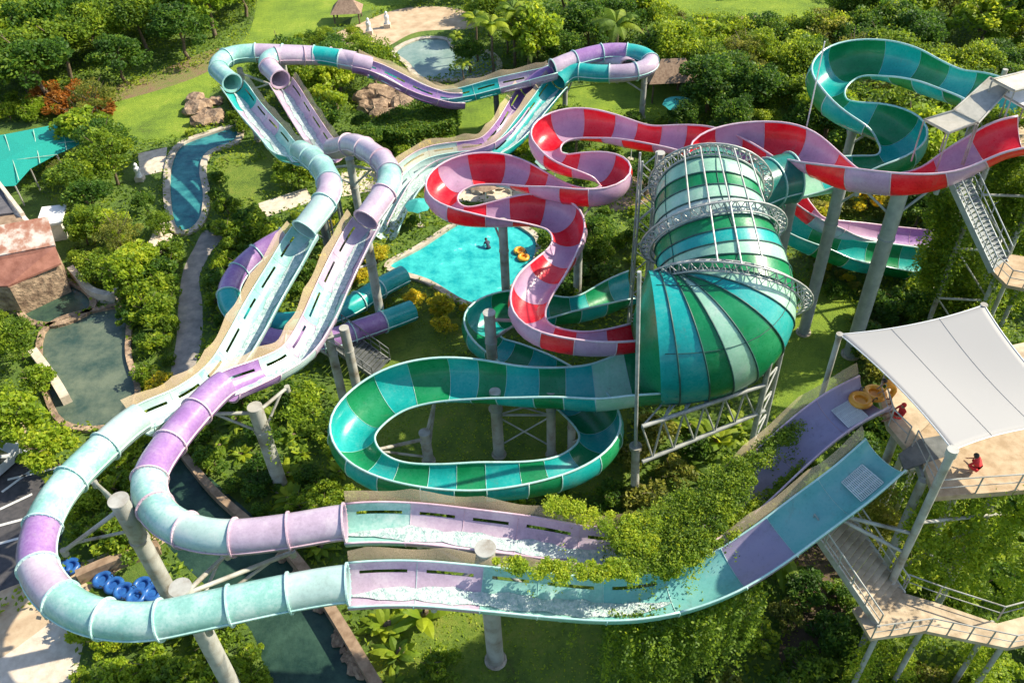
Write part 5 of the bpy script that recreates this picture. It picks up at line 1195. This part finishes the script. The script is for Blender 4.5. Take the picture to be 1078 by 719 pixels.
vine('curtain of vines hanging below the near aqua slide', [(640,646),(700,646),(765,630),(800,608),(795,618),(760,642),(700,658),(645,660)], 1500, lambda x, y: 8.0, .3, 'leafmid', .17, 7, 16, 50, 240)
vine('yellow green vine thicket hanging from the lower right platform', [(968,530),(1120,515),(1120,640),(1060,640),(985,622),(952,596),(960,560)], 15000, lambda x, y: 11.6-(y-520)*.070+random.uniform(-.5, .5), .42, 'leafbright', .18, 4, 14, 110, 90)
vine('loose vine hanging left of the sail mast', [(878,500),(945,510),(955,560),(935,610),(925,570),(895,520)], 4200, lambda x, y: 9.5-(y-510)*.070+random.uniform(-.8, .3), .35, 'leafolive', .18, 3, 12, 50, 50)
vine('vine covering the platform of the top right tower', [(1028,150),(1110,150),(1110,275),(1066,262),(1035,195)], 15000, lambda x, y: 15.4-(y-140)*.073+random.uniform(-.5, .5), .55, 'leafmid', .24, 6, 8, 100, 90)
vine('vine column hanging beside the top right staircase', [(985,205),(1000,200),(1030,285),(1042,345),(965,345),(975,280)], 24000, lambda x, y: 12.3-(y-190)*.075+random.uniform(-.6, .3), .8, 'leafmid', .24, 4, 8, 110, 60)
def wrap(label, segs, n, r, mat='leafmid', size=.17):
    c = []
    L = [(Vector(a), Vector(b)) for a, b in segs]; ws = [(b-a).length for a, b in L]
    for a, b in random.choices(L, ws, k=n):
        t = random.random(); p = a.lerp(b, t); q = r*(.6+.5*math.sin(t*9+a.x)); c.append((p.x+random.gauss(0, q), p.y+random.gauss(0, q), p.z+random.gauss(0, .1)))
    c = np.array(c); o = bpy.data.objects.new('climbing_vine', leafmesh('vine', c, size, rng.normal(.4, .18, len(c)), mat)); C.objects.link(o); tag(o, label, 'vine')
def down(x, y, z): q = W(x, y, z); return ((q.x, q.y, 0), (q.x, q.y, z-.2))
wrap('vine climbing the posts of the top right tower', [down(1046,158,15), down(1108,160,15), down(1050,97,15)], 16000, .42, 'leafmid', .22)
wrap('vine climbing the legs of the small wooden landing', [down(1050,286,9.4), down(1075,296,9.4)], 6000, .35, 'leafmid', .2)
wrap('vine climbing the legs of the lower right platform', [down(972,505,11), down(1060,500,11), down(1055,420,11), down(950,440,10)], 14000, .40, 'leafmid', .17)
wrap('leafy creeper around the legs of the stair landing', [down(925,665,5.4), down(972,660,5.4), down(1058,676,5.4), down(1045,655,5.4), down(945,630,5.4)], 12000, .38, 'leafbright', .16)
vine('vine growing over the canopy edge of the top right tower', [(1030,118),(1070,112),(1110,112),(1110,140),(1040,140)], 3500, lambda x, y: 16.6, .35, 'leafmid', .2, 2, 10, 30, 20)
vine('vine tuft growing beneath the purple lane join', [(300,412),(330,405),(335,430),(315,450),(300,440)], 1600, lambda x, y: 6.5, .4, 'leafbright', .2, 3, 12, 14, 25)
# ------------------------------------------------------------------ ground cover
LAWN = [[(95,125),(130,98),(200,80),(235,58),(262,35),(275,-10),(300,-60),(470,-60),(430,5),(385,12),(340,35),(315,48),(270,62),(225,95),(215,125),(190,145),(150,150),(120,140)],
  [(670,-20),(880,-20),(872,22),(830,28),(780,18),(700,14)], [(470,112),(540,100),(565,120),(520,150),(480,150)], [(585,95),(700,85),(720,118),(640,130),(590,118)],[(375,345),(470,335),(520,350),(430,400),(360,430),(355,390)],
  [(822,300),(870,300),(905,330),(895,390),(840,450),(812,440)], [(360,420),(660,400),(660,520),(350,530)], [(395,640),(700,625),(720,800),(400,800)], [(850,548),(900,540),(905,600),(870,680),(820,700)]]
def cover(name, n, size, mat, lawn, hmax, label):
    c = []
    N = n*3; X = rng.uniform(-75, 75, N); Y = rng.uniform(14, 125, N); x, y, d = projn(np.stack([X, Y, np.zeros(N)], 1))
    for i in range(N):
        if len(c) >= n: break
        if not (-40 < x[i] < 1118 and -40 < y[i] < 780): continue
        if any(inpoly(x[i], y[i], k) for k in KEEP): continue
        il = any(inpoly(x[i], y[i], k) for k in LAWN)
        if il != lawn: continue
        c.append((X[i], Y[i], random.random()*hmax))
    c = np.array(c); tt = .35+.3*np.sin(c[:, 0]*.7)*np.cos(c[:, 1]*.6)+rng.normal(0, .15, len(c))
    me = leafmesh(name, c, size, tt, mat); o = bpy.data.objects.new(name, me); C.objects.link(o); tag(o, label, 'plants', kind='stuff')
cover('ground_cover', 110000, .32, 'leafmid', False, .45, 'low green ground cover between the shrubs and slides')
cover('grass', 110000, .15, 'leafbright', True, .08, 'short bright grass on the lawns')
print('PLANTS', COUNT, sum(COUNT.values()))
